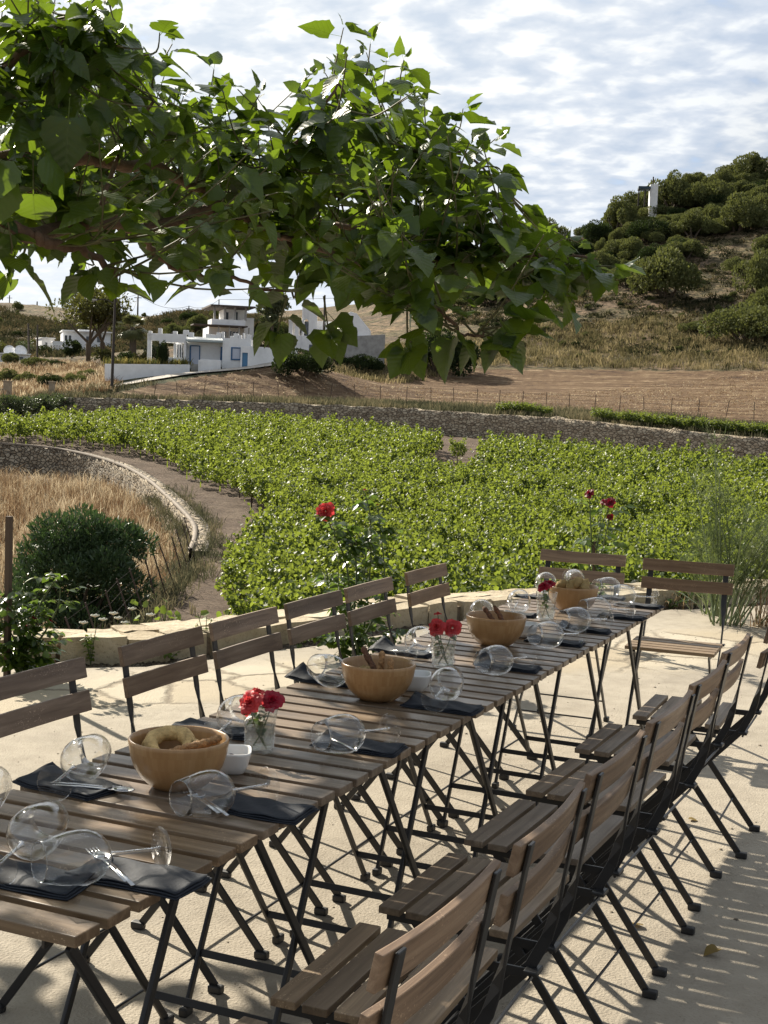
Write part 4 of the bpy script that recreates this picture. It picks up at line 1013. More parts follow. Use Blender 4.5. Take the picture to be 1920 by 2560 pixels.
OUT = [(-60, 545), (-60, -60), (238, -60), (252, 20), (272, 60), (300, 92), (350, 125), (385, 175), (420, 205), (480, 195), (545, 205), (590, 245), (640, 215), (672, 150), (715, 120), (745, 90), (800, 110), (850, 145), (900, 185), (935, 250), (985, 255), (1015, 300), (1075, 340), (1080, 400), (1050, 455), (1110, 490), (1180, 515), (1260, 530), (1310, 560), (1300, 605), (1225, 600), (1180, 625), (1120, 640), (1080, 628), (1020, 640), (960, 690), (930, 735), (885, 735), (850, 690), (790, 660), (745, 690), (705, 700), (680, 640), (620, 700), (575, 680), (545, 640), (480, 645), (450, 620), (440, 575), (400, 598), (345, 600), (300, 545), (215, 560), (140, 590), (100, 570), (40, 535)]
HOLES = [[(475, 505), (565, 505), (570, 590), (495, 590)], [(345, 585), (440, 580), (445, 545), (360, 552)], [(355, 480), (430, 478), (400, 505)], [(560, 285), (650, 285), (640, 330), (570, 325)]]
BR = [ # branch polylines in picture coordinates + distance + radius
 ([(-520, 610, 4.2), (-330, 560, 4.1), (-150, 505, 4.0), (0, 490, 4.05), (60, 508, 4.1), (110, 497, 4.2), (200, 484, 4.35), (262, 486, 4.4), (300, 497, 4.45), (390, 472, 4.55), (440, 455, 4.6), (520, 470, 4.7), (600, 510, 4.8), (690, 560, 4.8)], .030, .010),
 ([(80, 508, 4.1), (95, 520, 4.1), (140, 532, 4.1), (185, 541, 4.15), (250, 590, 4.2)], .020, .010),
 ([(-520, 600, 4.2), (-300, 470, 4.3), (-100, 370, 4.4), (60, 335, 4.5), (180, 345, 4.6), (270, 357, 4.7), (340, 360, 4.8), (395, 395, 4.9), (440, 412, 4.9), (540, 440, 5.1), (700, 430, 5.2), (850, 380, 5.2)], .030, .009),
 ([(250, 486, 4.4), (240, 450, 4.4), (225, 430, 4.4), (260, 330, 4.5), (330, 220, 4.5)], .012, .005),
 ([(440, 455, 4.6), (560, 380, 4.6), (650, 300, 4.6), (730, 180, 4.6)], .012, .004),
 ([(-300, 470, 4.3), (-120, 250, 4.2), (40, 120, 4.1), (160, 30, 4.1)], .022, .008),
 ([(540, 440, 5.1), (700, 480, 4.8), (850, 520, 4.6), (960, 570, 4.5), (1080, 560, 4.5), (1200, 555, 4.5), (1290, 560, 4.5)], .012, .004),
 ([(600, 510, 4.8), (750, 560, 4.6), (880, 630, 4.4), (960, 680, 4.3), (1000, 722, 4.3), (1045, 722, 4.3)], .010, .004),
 ([(850, 380, 5.2), (930, 330, 5.1), (1000, 330, 5.0), (1060, 380, 5.0)], .008, .004),
 ([(370, 575, 4.5), (440, 595, 4.5), (520, 605, 4.6), (570, 625, 4.6), (640, 630, 4.6)], .009, .004),
 ([(300, 497, 4.45), (330, 540, 4.5), (370, 575, 4.5)], .012, .008),
 ([(-300, 470, 4.3), (-60, 430, 4.9), (120, 400, 5.5), (300, 400, 6.2), (450, 430, 6.9), (560, 470, 7.3)], .026, .008)]
tree = empty('mulberry_tree', (0, 0, 0), 0, 'spreading mulberry tree whose leafy boughs hang over the tables from the left', 'tree')
BRW = []; mbr = MB()
for pts, ra, rb in BR:
    W_ = smooth_line([PD(*p) for p in pts], 5)
    W_ = W_+np.cumsum(rng.normal(0, .002, W_.shape), axis=0)*0+rng.normal(0, .0035, W_.shape)
    MB().tube(W_, list(np.linspace(ra, rb, len(W_))), 9).build('branch', BARK, tree, smooth=True); BRW.append(W_)
trunk_top = PD(-520, 610, 4.2); TX, TY = trunk_top[0]-.25, trunk_top[1]-.1
MB().tube(smooth_line([(TX-.05, TY, -.05), (TX, TY+.02, .5), (TX-.05, TY, 1.05), (TX+.05, TY+.02, 1.5), tuple(trunk_top)], 5), list(np.linspace(.15, .075, 21)), 14).build('trunk', BARK, tree, smooth=True)
BRO = []
for k in range(9):        # boughs on the side away from the photo
    a = R(95+k*24); P0 = np.array([TX+.05, TY, 1.45]); ln = random.uniform(1.5, 2.2); e = P0+np.array([math.cos(a)*ln, math.sin(a)*ln, random.uniform(.5, 1.1)])
    W_ = smooth_line([P0, P0*.5+e*.5+[0, 0, .15], e], 8); MB().tube(W_, list(np.linspace(.04, .012, len(W_))), 8).build('branch', BARK, tree, smooth=True); BRO.append(W_)
allb = np.concatenate(BRW[0:]); tw = MB(); Lp = []; Ly = []; Ln = []; Ls = []
def twig(P0, P1, nl, size, big=1.0, up=0.0):
    mid = (P0+P1)/2+np.array([0, 0, -.03+up*.05])+rng.normal(0, .02, 3)
    W_ = smooth_line([P0, mid, P1], 4); tw.tube(W_, list(np.linspace(.0042, .0018, len(W_))), 5, cap=False)
    n = len(W_); d = (P1-P0)/np.linalg.norm(P1-P0)
    for k in range(nl):
        t = .25+.75*(k+.5)/nl if nl > 1 else 1; p = W_[min(n-1, int(t*(n-1)+.5))]
        a = k*2.4+rng.uniform(0, 1); sd_ = np.array([math.cos(a), math.sin(a), 0])
        y = sd_*1.0+d*.45+np.array([0, 0, rng.uniform(-.95, .15)])
        nn = np.array([0, 0, 1.])+rng.normal(0, .28, 3)+d*.2
        s_ = size*rng.uniform(.72, 1.25)*(1-.45*max(0, t-.75)*4*.6)
        Lp.append(p); Ly.append(y); Ln.append(nn); Ls.append(s_*big)
    # young leaves at the tip
    for k in range(2):
        Lp.append(W_[-1]); Ly.append(d+rng.normal(0, .5, 3)+[0, 0, .3]); Ln.append(rng.normal(0, 1, 3)+[0, 0, 1]); Ls.append(size*rng.uniform(.35, .6))
OUT0 = [(x_, y_+(26 if y_ > 450 and x_ < 450 else 10 if y_ > 450 else 0)) for x_, y_ in OUT]; OUT = [(x_, y_-(36 if (y_ > 500 and x_ < 470) else 55 if (y_ > 500 and x_ < 1000) else 26 if y_ > 450 else 10)) for x_, y_ in OUT]
cnt = 0
clear = np.array([(x_, y_) for pts, ra, rb in (BR[0], BR[1]) for x_, y_ in smooth_line([p[:2] for p in pts], 6) if 20 < x_ < 430]+[(x_, y_) for x_, y_ in smooth_line([p[:2] for p in BR[2][0]], 6) if 190 < x_ < 450])
lim = np.array(OUT)
while cnt < 470:
    x = rng.uniform(-60, 1320); y = rng.uniform(-60, 800)
    if not in_poly([x], [y], OUT)[0] or any(in_poly([x], [y], h)[0] for h in HOLES): continue
    # thin towards the right arm
    dist = np.interp(x, [0, 300, 700, 1100, 1300], [4.1, 4.5, 4.75, 4.6, 4.5])+rng.normal(0, .42 if x < 900 else .22)
    if rng.uniform() < (.55 if x < 420 else .36): dist += rng.uniform(.7, 2.0)
    if np.min(np.hypot(clear[:, 0]-x, clear[:, 1]-y)) < 26 and dist < 5.2: dist = 5.3+rng.uniform(0, .8)
    dist = max(3.9, dist); P1 = PD(x, y, dist)
    dd = np.linalg.norm(allb-P1, axis=1)+rng.uniform(0, .25, len(allb)); j = int(np.argmin(dd)); P0 = allb[j]
    ln = np.linalg.norm(P1-P0)
    if ln < .08: continue
    if ln > .75: P0 = P1+(P0-P1)/ln*.75*rng.uniform(.7, 1)
    twig(P0, P1, int(rng.integers(5, 9)), .086); cnt += 1
for k in range(60):      # leaves deeper in the crown, whose shade falls on the paving beside the right chairs
    g_ = np.array([rng.uniform(.75, 1.7), rng.uniform(1.1, 3.0), 0]); z_ = rng.uniform(1.95, 2.8); P1 = g_+np.array([-.742, .4286, .515])*z_/.515; d_ = TOD(P1)[0][0]
    if not in_poly([d_[0]], [d_[1]], OUT)[0] or any(in_poly([d_[0]], [d_[1]], h)[0] for h in HOLES): continue
    dd = np.linalg.norm(allb-P1, axis=1); j = int(np.argmin(dd)); P0 = allb[j]; ln = np.linalg.norm(P1-P0)
    if ln > .1: twig(P0 if ln < 1.1 else P1+(P0-P1)/ln*1.1, P1, 7, .10)
FORCE = []
# upright shoots breaking the outline, and the long sprays hanging in front of the view
for a_, b_, n_ in (((330, 190, 4.5), (372, 95, 4.5), 4), ((440, 235, 4.5), (462, 150, 4.5), 4), ((300, 120, 4.4), (345, 70, 4.4), 3), ((545, 250, 4.6), (560, 205, 4.6), 2), ((640, 260, 4.6), (650, 200, 4.6), 3), ((60, 520, 4.1), (30, 560, 4.1), 3), ((185, 541, 4.15), (178, 565, 4.15), 4), ((250, 588, 4.2), (262, 572, 4.2), 4), ((725, 170, 4.6), (742, 60, 4.6), 6),
                   ((790, 160, 4.7), (800, 95, 4.7), 4), ((860, 200, 4.8), (872, 130, 4.8), 4), ((940, 290, 4.9), (1000, 235, 4.9), 4), ((1000, 330, 5.0), (1070, 300, 5.0), 4), ((1030, 360, 5.0), (1085, 375, 5.0), 3),
                   ((1000, 695, 4.3), (1095, 690, 4.28), 5), ((1045, 712, 4.3), (1150, 655, 4.25), 6), ((1040, 712, 4.3), (1100, 712, 4.2), 3), ((1200, 556, 4.5), (1320, 575, 4.45), 6), ((1190, 556, 4.5), (1230, 640, 4.4), 4), 
                   ((620, 640, 4.5), (600, 715, 4.5), 4), ((880, 640, 4.4), (890, 740, 4.35), 5), ((700, 640, 4.5), (710, 715, 4.5), 4), ((960, 690, 4.3), (1010, 660, 4.2), 3)):
    n0_ = len(Lp); twig(PD(*a_), PD(*b_), n_, .105, 1.12 if a_[0] in (1000, 1045, 1040) else 1.0); FORCE += list(range(n0_, len(Lp)))
# a few large leaves close to the camera on the left
for x, y, d in ((30, 290, 3.7), (80, 350, 3.8), (10, 400, 3.7), (150, 260, 3.8), (70, 440, 3.8), (-20, 360, 3.7)):
    P = PD(x, y, d); Lp.append(P+[0, 0, .06]); Ly.append(np.array([rng.normal(0, .5), rng.normal(0, .5), -.9])); Ln.append(-_f*.8+np.array([0, 0, .7])+rng.normal(0, .3, 3)); Ls.append(rng.uniform(.125, .15))
# boughs reaching out of the photo to the left: their shade falls on the near paving and the near tables
for k in range(46):
    g_ = np.array([(-.9, .5, 0), (-.5, .7, 0), (-.1, 1.0, 0), (-.45, .25, .7), (-.1, .45, .7), (-1.4, 1.1, 0), (.35, .95, 0), (-.3, .75, .7)][(0, 1, 2, 5, 0, 3, 1, 6)[k % 8]], float)+[rng.normal(0, .16), rng.normal(0, .16), 0]
    z_ = rng.uniform(2.05, 2.9); P1 = g_+np.array([-.742, .4286, .515])*(z_-g_[2])/.515
    if TOD(P1)[0][0][0] > -120: continue
    a0 = np.array([TX+.03, TY, 1.5]); 
    if k < 8: W_ = smooth_line([a0, (a0+P1)/2+[0, 0, .25], P1], 8); MB().tube(W_, list(np.linspace(.035, .010, len(W_))), 8).build('branch', BARK, tree, smooth=True); BRO.append(W_)
    twig(P1+rng.normal(0, .2, 3)-[0, 0, .12], P1, 7, .12)
# canopy on the far side of the trunk
bro = np.concatenate(BRO)
for k in range(210):
    P0 = bro[rng.integers(6, len(bro))] ; P1 = P0+rng.normal(0, .32, 3)+[0, 0, .1]
    if TOD(P1)[0][0][0] > -90 and TOD(P1)[1][0] > 0: continue
    twig(P0, P1, 7, .12)
tag(tw.build('twigs', TWIG, tree, smooth=True), kind='stuff')
Lp = np.array(Lp); Ly = np.array(Ly); Ln = np.array(Ln); Ls = np.array(Ls)
d2_, z2_ = TOD(Lp); near_ = np.array([np.min(np.hypot(clear[:, 0]-a, clear[:, 1]-b)) for a, b in d2_]); keep_ = ~((near_ < 17) & (z2_ < 5.0)); keep_ |= rng.uniform(size=len(Lp)) < .12
tip_, _ = TOD(Lp+Ly/np.linalg.norm(Ly, axis=1, keepdims=True)*Ls[:, None]*1.25); inv_ = (d2_[:, 0] > -60) & (d2_[:, 1] > 430) & (d2_[:, 0] < 1000) & (z2_ > 0); keep_ &= ~(inv_ & ~in_poly(tip_[:, 0], tip_[:, 1], OUT0))
keep_ &= ~(inv_ & np.array([any(in_poly([a], [b], h)[0] for h in HOLES) for a, b in d2_]))
keep_[FORCE] = True
Lp, Ly, Ln, Ls = Lp[keep_], Ly[keep_], Ln[keep_], Ls[keep_]
kind = rng.integers(0, len(LTM), len(Lp)); parts_ = []; uvs_ = []
Fr = frames(Ly, Ln)
for q in range(len(LTM)):
    mk = kind == q; parts_.append(stamp(LTM[q][0], LTM[q][1], Lp[mk], Fr[mk], Ls[mk])); uvs_.append(np.tile(LTM[q][2], (int(mk.sum()), 1)))
V, F = join(parts_); fo_ = npmesh('foliage', V, F, MULB, tree, smooth=True)
uvl = fo_.data.uv_layers.new(name='blade'); uvl.data.foreach_set('uv', np.concatenate(uvs_)[F.ravel()].astype(np.float32).ravel())
print('mulberry leaves', len(Lp), len(F))

# ------------------------------------------------------------------ vineyard
VINEL = leafmat('vine leaf', (.034, .070, .018), (.112, .150, .040), (.29, .36, .045), .42, .48, .30, patch=True)
VTR = pbr('vine trunk', (.085, .06, .04), rough=.95)
lv4 = leaf_template(2, .52, fold=.2, droop=.2)
lv4 = (np.array([(-.5, .25, .10), (0, -.05, 0), (0, .95, -.15), (-.35, .85, .0), (.5, .25, .10), (.35, .85, 0)], float), np.array([(1, 2, 3, 0), (1, 4, 5, 2)]))
def vine_cloud(n, rs, size, rx=.56, rz=.42, zc=.82, flat=False):
    d = rs.normal(0, 1, (n, 3)); d /= np.linalg.norm(d, axis=1, keepdims=True); r_ = rs.uniform(.35, 1.0, n)**.5
    P = d*r_[:, None]*[rx, rx, rz]+[0, 0, zc]
    # a few shoots reach out
    ns = max(3, n//45)
    for k in range(ns):
        a = rs.uniform(0, 6.28); b0_ = np.array([math.cos(a)*rx*.5, math.sin(a)*rx*.5, zc+rz*.5]); e_ = b0_+[math.cos(a)*.25, math.sin(a)*.25, rs.uniform(.20, .55)]
        m_ = rs.integers(0, n, 11); P[m_] = b0_+(e_-b0_)*rs.uniform(0, 1, (11, 1))+rs.normal(0, .035, (11, 3))
    out_ = d+[0, 0, .5]
    Y_ = rs.normal(0, 1, (n, 3))+[0, 0, -.5]; Nn_ = out_+rs.normal(0, .55, (n, 3))
    return P, frames(Y_, Nn_), size*rs.uniform(.7, 1.25, n)
VTOPd = [(-300, 956), (-100, 946), (0, 940), (100, 933), (200, 926), (350, 918), (430, 920), (600, 932), (750, 945), (880, 962), (950, 978), (930, 1010), (870, 1030), (900, 1046), (1035, 1046), (1045, 985), (1160, 990), (1300, 1004), (1450, 1018), (1659, 1036), (1900, 1060), (2300, 1110)]
VBOT = [(2300, 1500), (1500, 1500), (700, 1480), (485, 1440), (492, 1370), (517, 1300), (543, 1225), (572, 1175), (582, 1138), (548, 1108), (500, 1084), (425, 1052), (370, 1018), (305, 993), (205, 974), (100, 965), (0, 960), (-300, 948)]
VY = [GV(x, y)[:2] for x, y in VTOPd+VBOT]
VYa = np.array(VY); x0, y0 = VYa.min(0); x1, y1 = VYa.max(0)
# rows run along the wall, across the view
cand = []
for r_ in np.arange(-80, 150, 1.75):
    for c_ in np.arange(-80, 80, .95):
        u_ = c_+rng.uniform(-.18, .18); v_ = r_+.12*c_+rng.uniform(-.12, .12)
        cand.append((CAM[0]+RX[0]*u_+AX[0]*v_, CAM[1]+RX[1]*u_+AX[1]*v_))
cand = np.array(cand); ins = in_poly(cand[:, 0], cand[:, 1], VY); cand = cand[ins]
sv = along(cand[:, 0], cand[:, 1]); cand = cand[(sv > 22)]; sv = along(cand[:, 0], cand[:, 1])
px_, _z = TOD(np.stack([cand[:, 0], cand[:, 1], zV(sv)+.9], 1))
vis = (px_[:, 0] > -90) & (px_[:, 0] < 1760) & (px_[:, 1] < 1420); cand = cand[vis]; sv = sv[vis]; px_ = px_[vis]
dcam = np.hypot(cand[:, 0]-CAM[0], cand[:, 1]-CAM[1]); order = np.argsort(dcam+np.where((px_[:, 0] > -20) & (px_[:, 0] < 1680) & (px_[:, 1] < 1345), 0, 500)); cand = cand[order]; sv = sv[order]; dcam = dcam[order]
NEAR = 285
vp = []
for k in range(6):
    rs = np.random.default_rng(100+k); P, Fr_, S_ = vine_cloud(900, rs, .080)
    V, F = stamp(lv4[0], lv4[1], P, Fr_, S_)
    v = npmesh('grape_vine', V, F, VINEL)
    t_ = MB().tube([(0, 0, -.1), (.03, .02, .3), (-.02, 0, .65), (.05, .03, .9)], [.035, .03, .028, .015], 7).build('trunk', VTR, v, smooth=True)
    vp.append(v)
for k in range(NEAR):
    v = vp[k] if k < 6 else copy_tree(vp[k % 6]); s_ = rng.uniform(.85, 1.15)
    v.location = (cand[k][0], cand[k][1], float(zV(sv[k]))); v.rotation_euler = (0, 0, rng.uniform(0, 6.28)); v.scale = (s_, s_, s_*rng.uniform(.9, 1.1))
    tag(v, 'leafy green grape vine in the nearer part of the vineyard', 'grape vine', 'grape vines of the vineyard')
fp = cand[NEAR:]; fs_ = sv[NEAR:]; tpl = []
for k in range(8):
    rs = np.random.default_rng(200+k); P, Fr_, S_ = vine_cloud(290, rs, .115); tpl.append(stamp(lv4[0], lv4[1], P, Fr_, S_))
parts_ = []
for k in range(len(fp)):
    V, F = tpl[k % 8]; a = rng.uniform(0, 6.28); c_, s__ = math.cos(a), math.sin(a); sc_ = rng.uniform(.82, 1.12)
    W_ = np.stack([V[:, 0]*c_-V[:, 1]*s__, V[:, 0]*s__+V[:, 1]*c_, V[:, 2]*rng.uniform(.85, 1.1)], 1)*sc_+[fp[k][0], fp[k][1], float(zV(fs_[k]))]; parts_.append((W_, F))
    tx, ty, tz_ = fp[k][0], fp[k][1], float(zV(fs_[k])); r_ = .03
    parts_.append((np.array([(tx-r_*RX[0], ty-r_*RX[1], tz_-.1), (tx+r_*RX[0], ty+r_*RX[1], tz_-.1), (tx+r_*RX[0]*.6, ty+r_*RX[1]*.6, tz_+.75), (tx-r_*RX[0]*.6, ty-r_*RX[1]*.6, tz_+.75)]), np.array([(0, 1, 2, 3)])))
V, F = join(parts_); tag(npmesh('vine_rows', V, F, VINEL), 'dense rows of grape vines filling the farther vineyard', 'grape vines', kind='stuff')
print('vines', len(cand), 'faces', len(F))
# short rows of vines on top of the far wall
k = 0
for (xa, ya, da), (xb, yb, db), n in (((1075, 896, 99), (1190, 903, 96.5), 8), ((1285, 911, 94), (1450, 928, 90), 12), ((1450, 928, 90), (1700, 948, 86), 20)):
    for i in range(n):
        t = (i+.5)/n; P = PD(xa+(xb-xa)*t, 900, da+(db-da)*t); zt = float(zU(P[0], P[1])[0])
        v = copy_tree(vp[k % 6]); v.location = (P[0], P[1], zt+.02); s_ = rng.uniform(.62, .85); v.scale = (s_*1.2, s_*1.2, s_*.8); v.rotation_euler = (0, 0, rng.uniform(0, 6)); k += 1
        tag(v, 'low grape vine trailing on top of the far stone wall', 'grape vine', 'vines along the top of the far wall')
# lone vine in the bare patch
v = copy_tree(vp[1]); P = GV(988, 1002); v.location = P; tag(v, 'single grape vine standing alone in the bare patch of soil', 'grape vine')

# ------------------------------------------------------------------ shrubs and trees
def blob_cloud(rs, n, lumps, size, up=.35, inner=.55):
    """leaf clumps spread through overlapping lumps; returns stamped quads"""
    vol = np.array([l[3]**2 for l in lumps]); pick = rs.choice(len(lumps), n, p=vol/vol.sum()); Lm = np.array(lumps)[pick]
    d = rs.normal(0, 1, (n, 3)); d /= np.linalg.norm(d, axis=1, keepdims=True); r_ = rs.uniform(inner**3, 1, n)**(1/3)
    P = Lm[:, :3]+d*r_[:, None]*Lm[:, 3:4]*np.array([1, 1, .8]); keep = P[:, 2] > .02; P = P[keep]; d = d[keep]; n = len(P)
    Y_ = d*.8+rs.normal(0, .6, (n, 3))+[0, 0, up]; Nn_ = rs.normal(0, 1, (n, 3))+d*.6
    return P, frames(Y_, Nn_), size*rs.uniform(.6, 1.3, n)
needle = (np.array([(-.16, 0, 0), (.16, 0, 0), (.10, 1, .1), (-.10, 1, .1)], float), np.array([(0, 1, 2, 3)]))
clumpq = (np.array([(-.35, .0, .05), (0, -.1, 0), (0, 1, -.05), (-.3, .8, .06), (.35, 0, .05), (.3, .8, .06)], float), np.array([(1, 2, 3, 0), (1, 4, 5, 2)]))
def canopy(name, rs, n, lumps, size, mat, tmpl=clumpq, parent=None, **k):
    P, Fr_, S_ = blob_cloud(rs, n, lumps, size, **k); V, F = stamp(tmpl[0], tmpl[1], P, Fr_, S_); return npmesh(name, V, F, mat, parent)
JUN = leafmat('juniper foliage', (.088, .102, .044), (.150, .162, .068), (.18, .20, .05), .25, .75, .06)
DRK = leafmat('dark evergreen foliage', (.022, .035, .015), (.040, .055, .022), (.06, .09, .02), .2, .75, .06)
OLI = leafmat('olive foliage', (.075, .095, .050), (.120, .140, .075), (.12, .16, .05), .25, .5, .3)
BWOOD = pbr('shrub wood', (.11, .085, .06), rough=.95)
protos = []
for k in range(6):
    rs = np.random.default_rng(300+k); nl = 22; lumps = []
    for i in range(nl):
        a = rs.uniform(0, 6.28); q = rs.uniform(0, 1)**.6*.68; h = .14+.34*(1-q)+rs.uniform(-.04, .10)
        lumps.append((math.cos(a)*q, math.sin(a)*q*.85, h, rs.uniform(.16, .30)))
    v = canopy('juniper_bush', rs, 7500, lumps, .040, JUN if k != 2 else DRK, inner=.75)
    m = MB()
    for i in range(5):
        a = i*1.26+.3; m.tube([(0, 0, -.25), (math.cos(a)*.12, math.sin(a)*.12, .08), (math.cos(a)*.3, math.sin(a)*.3, .26)], [.04, .03, .012], 6)
    m.build('trunk', BWOOD, v); protos.append(v)
used = [0]*6
def bush(x, y, wpx, hpx=None, label='dark green juniper bush on the dry hillside', cat='bush', group='juniper bushes over the hillside', kind_=None, lower=0, name=None, P=None):
    k = int(rng.integers(0, 6)) if kind_ is None else kind_
    if P is None: P = GU(x, y)
    d = hyp(P); mw = wpx*DS*d/FPX; mh = (hpx if hpx else wpx*.62)*DS*d/FPX
    v = protos[k] if not used[k] else copy_tree(protos[k]); used[k] = 1
    v.location = (P[0], P[1], P[2]-.06*mh-lower); v.scale = (mw/1.5, mw/1.5*rng.uniform(.8, 1.1), mh/.72); v.rotation_euler = (0, 0, rng.uniform(0, 6.28))
    if name: v.name = name
    return tag(v, label, cat, group)
big = [(1185, 533, 95, 62), (1440, 640, 215, 105), (1640, 640, 120, 100), (1610, 740, 200, 95), (1590, 500, 130, 80), (1495, 515, 105, 60), (1450, 455, 110, 85), (1525, 450, 105, 65), (1625, 392, 105, 62), (1400, 520, 90, 50), (1330, 500, 120, 75),
       (1385, 470, 90, 70), (1290, 530, 85, 55), (1560, 415, 90, 50), (1505, 410, 70, 40), (1600, 430, 80, 40), (1480, 560, 90, 45), (1350, 560, 95, 50), (1420, 575, 80, 50), (1250, 560, 90, 45), (1200, 600, 100, 50), (1290, 600, 90, 60), (1350, 620, 80, 50), (1130, 640, 90, 50), (1050, 660, 100, 60), (990, 650, 80, 40), (1659, 560, 90, 60), (1590, 590, 70, 35), (1659, 460, 80, 45), (1545, 480, 60, 40), (1700, 420, 100, 60), (1120, 590, 80, 45), (1500, 720, 60, 25), (1659, 690, 120, 70)]
for b_ in big: bush(*b_)
for (x, y, w_, h_, lb) in ((945, 805, 165, 100, 'broad dark evergreen bush under the hanging mulberry spray'), (655, 812, 140, 58, 'dark rounded bush at the field edge right of the white house wall'), (782, 804, 105, 40, 'low dark bush between the rounded bush and the broad one')):
    bush(x, y, w_, h_, lb, 'bush', 'dark bushes along the top of the field', kind_=2)
reg = [(1140, 560), (1290, 495), (1360, 450), (1480, 405), (1659, 365), (1700, 440), (1600, 500), (1480, 560), (1380, 620), (1200, 640), (1000, 670), (960, 660)]
c_ = 0
while c_ < 120:
    x, y = rng.uniform(950, 1720), rng.uniform(350, 680)
    if not in_poly([x], [y], reg)[0]: continue
    bush(x, y, rng.uniform(34, 84), rng.uniform(20, 36)); c_ += 1
for k in range(75):      # small scrub further down and to the left hills
    x, y = rng.uniform(980, 1680), rng.uniform(640, 780)
    bush(x, y, rng.uniform(8, 22), group='small scrub bushes over the lower slope', label='small scrub bush dotted over the dry lower slope')
for k in range(60):
    x, y = rng.uniform(-40, 560), rng.uniform(668, 760)
    bush(x, y, rng.uniform(8, 30), group='scrub on the left hills', label='small dark scrub bush on the bare hills at the left')
for x, y, w_, h_ in ((380, 735, 60, 40), (430, 720, 60, 45), (350, 745, 40, 30), (410, 700, 50, 30), (470, 690, 40, 22), (580, 745, 70, 60), (610, 735, 50, 40)):
    bush(x, y, w_, h_, 'dark green bush on the slope behind the white houses', 'bush', 'bushes behind the white houses')
# low green thicket left
for x, y, w_, h_ in ((15, 832, 60, 35), (60, 835, 60, 32), (110, 838, 70, 32), (160, 832, 55, 28), (190, 820, 50, 26), (75, 795, 80, 24), (25, 790, 50, 30), (120, 795, 50, 18), (-30, 830, 60, 40)):
    bush(x, y, w_, h_, 'low green thicket bush beyond the gate pillars', 'bush', 'thicket beyond the gate pillars')
# hedge of olives along the wall left
def small_tree(name, P, h, w_, mat, label, cat, group, seed, n=2600, stems=1, trunk_h=.4, size=.06, lumpn=14, crown='crown', flat=.7):
    rs = np.random.default_rng(seed); o = empty(name, tuple(P), 0, label, cat, group); lumps = []
    for i in range(lumpn):
        a = rs.uniform(0, 6.28); q = rs.uniform(0, 1)**.5*.36*w_; lumps.append((math.cos(a)*q, math.sin(a)*q, h*(trunk_h+(1-trunk_h)*rs.uniform(.25, .85)), rs.uniform(.10, .2)*w_))
    canopy(crown, rs, n, lumps, size*h, mat, parent=o, inner=.55)
    m = MB()
    for i in range(stems*3):
        a = rs.uniform(0, 6.28); l_ = lumps[i % lumpn]
        m.tube([(0, 0, -.3), (.02*h*math.cos(a), .02*h*math.sin(a), h*trunk_h*.6), (l_[0]*.5, l_[1]*.5, h*trunk_h*1.05), (l_[0], l_[1], l_[2])], [.028*h, .022*h, .014*h, .004*h], 7)
    m.build('trunk', BWOOD, o, smooth=True); return o
for i, (x, y, w_, h_) in enumerate(((-10, 905, 75, 48), (45, 905, 70, 46), (95, 905, 75, 50), (140, 903, 70, 46), (180, 900, 50, 36))):
    P = GV(x, y); d = hyp(P); k_ = DS*d/FPX
    small_tree('olive_tree', P, h_*k_, w_*k_*1.1, OLI, 'small grey green olive tree in the row at the left end of the far wall', 'tree', 'olive trees at the left of the vineyard', 400+i, n=2200, trunk_h=.18, size=.07)
TREEB = leafmat('tree foliage', (.060, .062, .022), (.10, .095, .035), (.14, .15, .03), .3, .6, .2)
EUC = leafmat('grey green foliage', (.075, .090, .045), (.12, .135, .07), (.14, .17, .06), .3, .5, .3)
P = GU(190, 787); k_ = DS*hyp(P)/FPX
o = small_tree('shade_tree', P, 152*k_, 185*k_, TREEB, 'tall spreading tree with bare lower limbs left of the palm', 'tree', None, 431, n=3600, trunk_h=.46, size=.032, lumpn=34, stems=2)
P = GU(220, 780); 
small_tree('shade_tree', P, 150*k_, 100*k_, TREEB, 'narrower dark tree just right of the tall spreading tree', 'tree', None, 432, n=4200, trunk_h=.4, size=.035, lumpn=18)
P = GU(588, 750); k2 = DS*hyp(P)/FPX
small_tree('eucalyptus_tree', P, 130*k2, 80*k2, EUC, 'grey green feathery tree between the two story house and the arched house', 'tree', None, 433, n=5000, trunk_h=.2, size=.035, lumpn=20)
P = GU(155, 775); small_tree('bushy_tree', P, 42*k_, 52*k_, DRK, 'dark bushy tree in front of the far white house', 'tree', None, 434, n=2000, trunk_h=.1, size=.07)
for i, (x, y, w_, h_) in enumerate(((225, 795, 60, 40), (265, 798, 40, 36), (330, 785, 45, 40), (300, 790, 50, 30), (100, 770, 40, 22), (60, 765, 50, 25), (0, 770, 60, 30))):
    P = GU(x, y); k_ = DS*hyp(P)/FPX; small_tree('garden_shrub', P, h_*k_, w_*k_, [TREEB, DRK, OLI][i % 3], 'leafy garden shrub around the foot of the palm and white houses', 'bush', 'garden shrubs near the white houses', 450+i, n=1300, trunk_h=.05, size=.08)
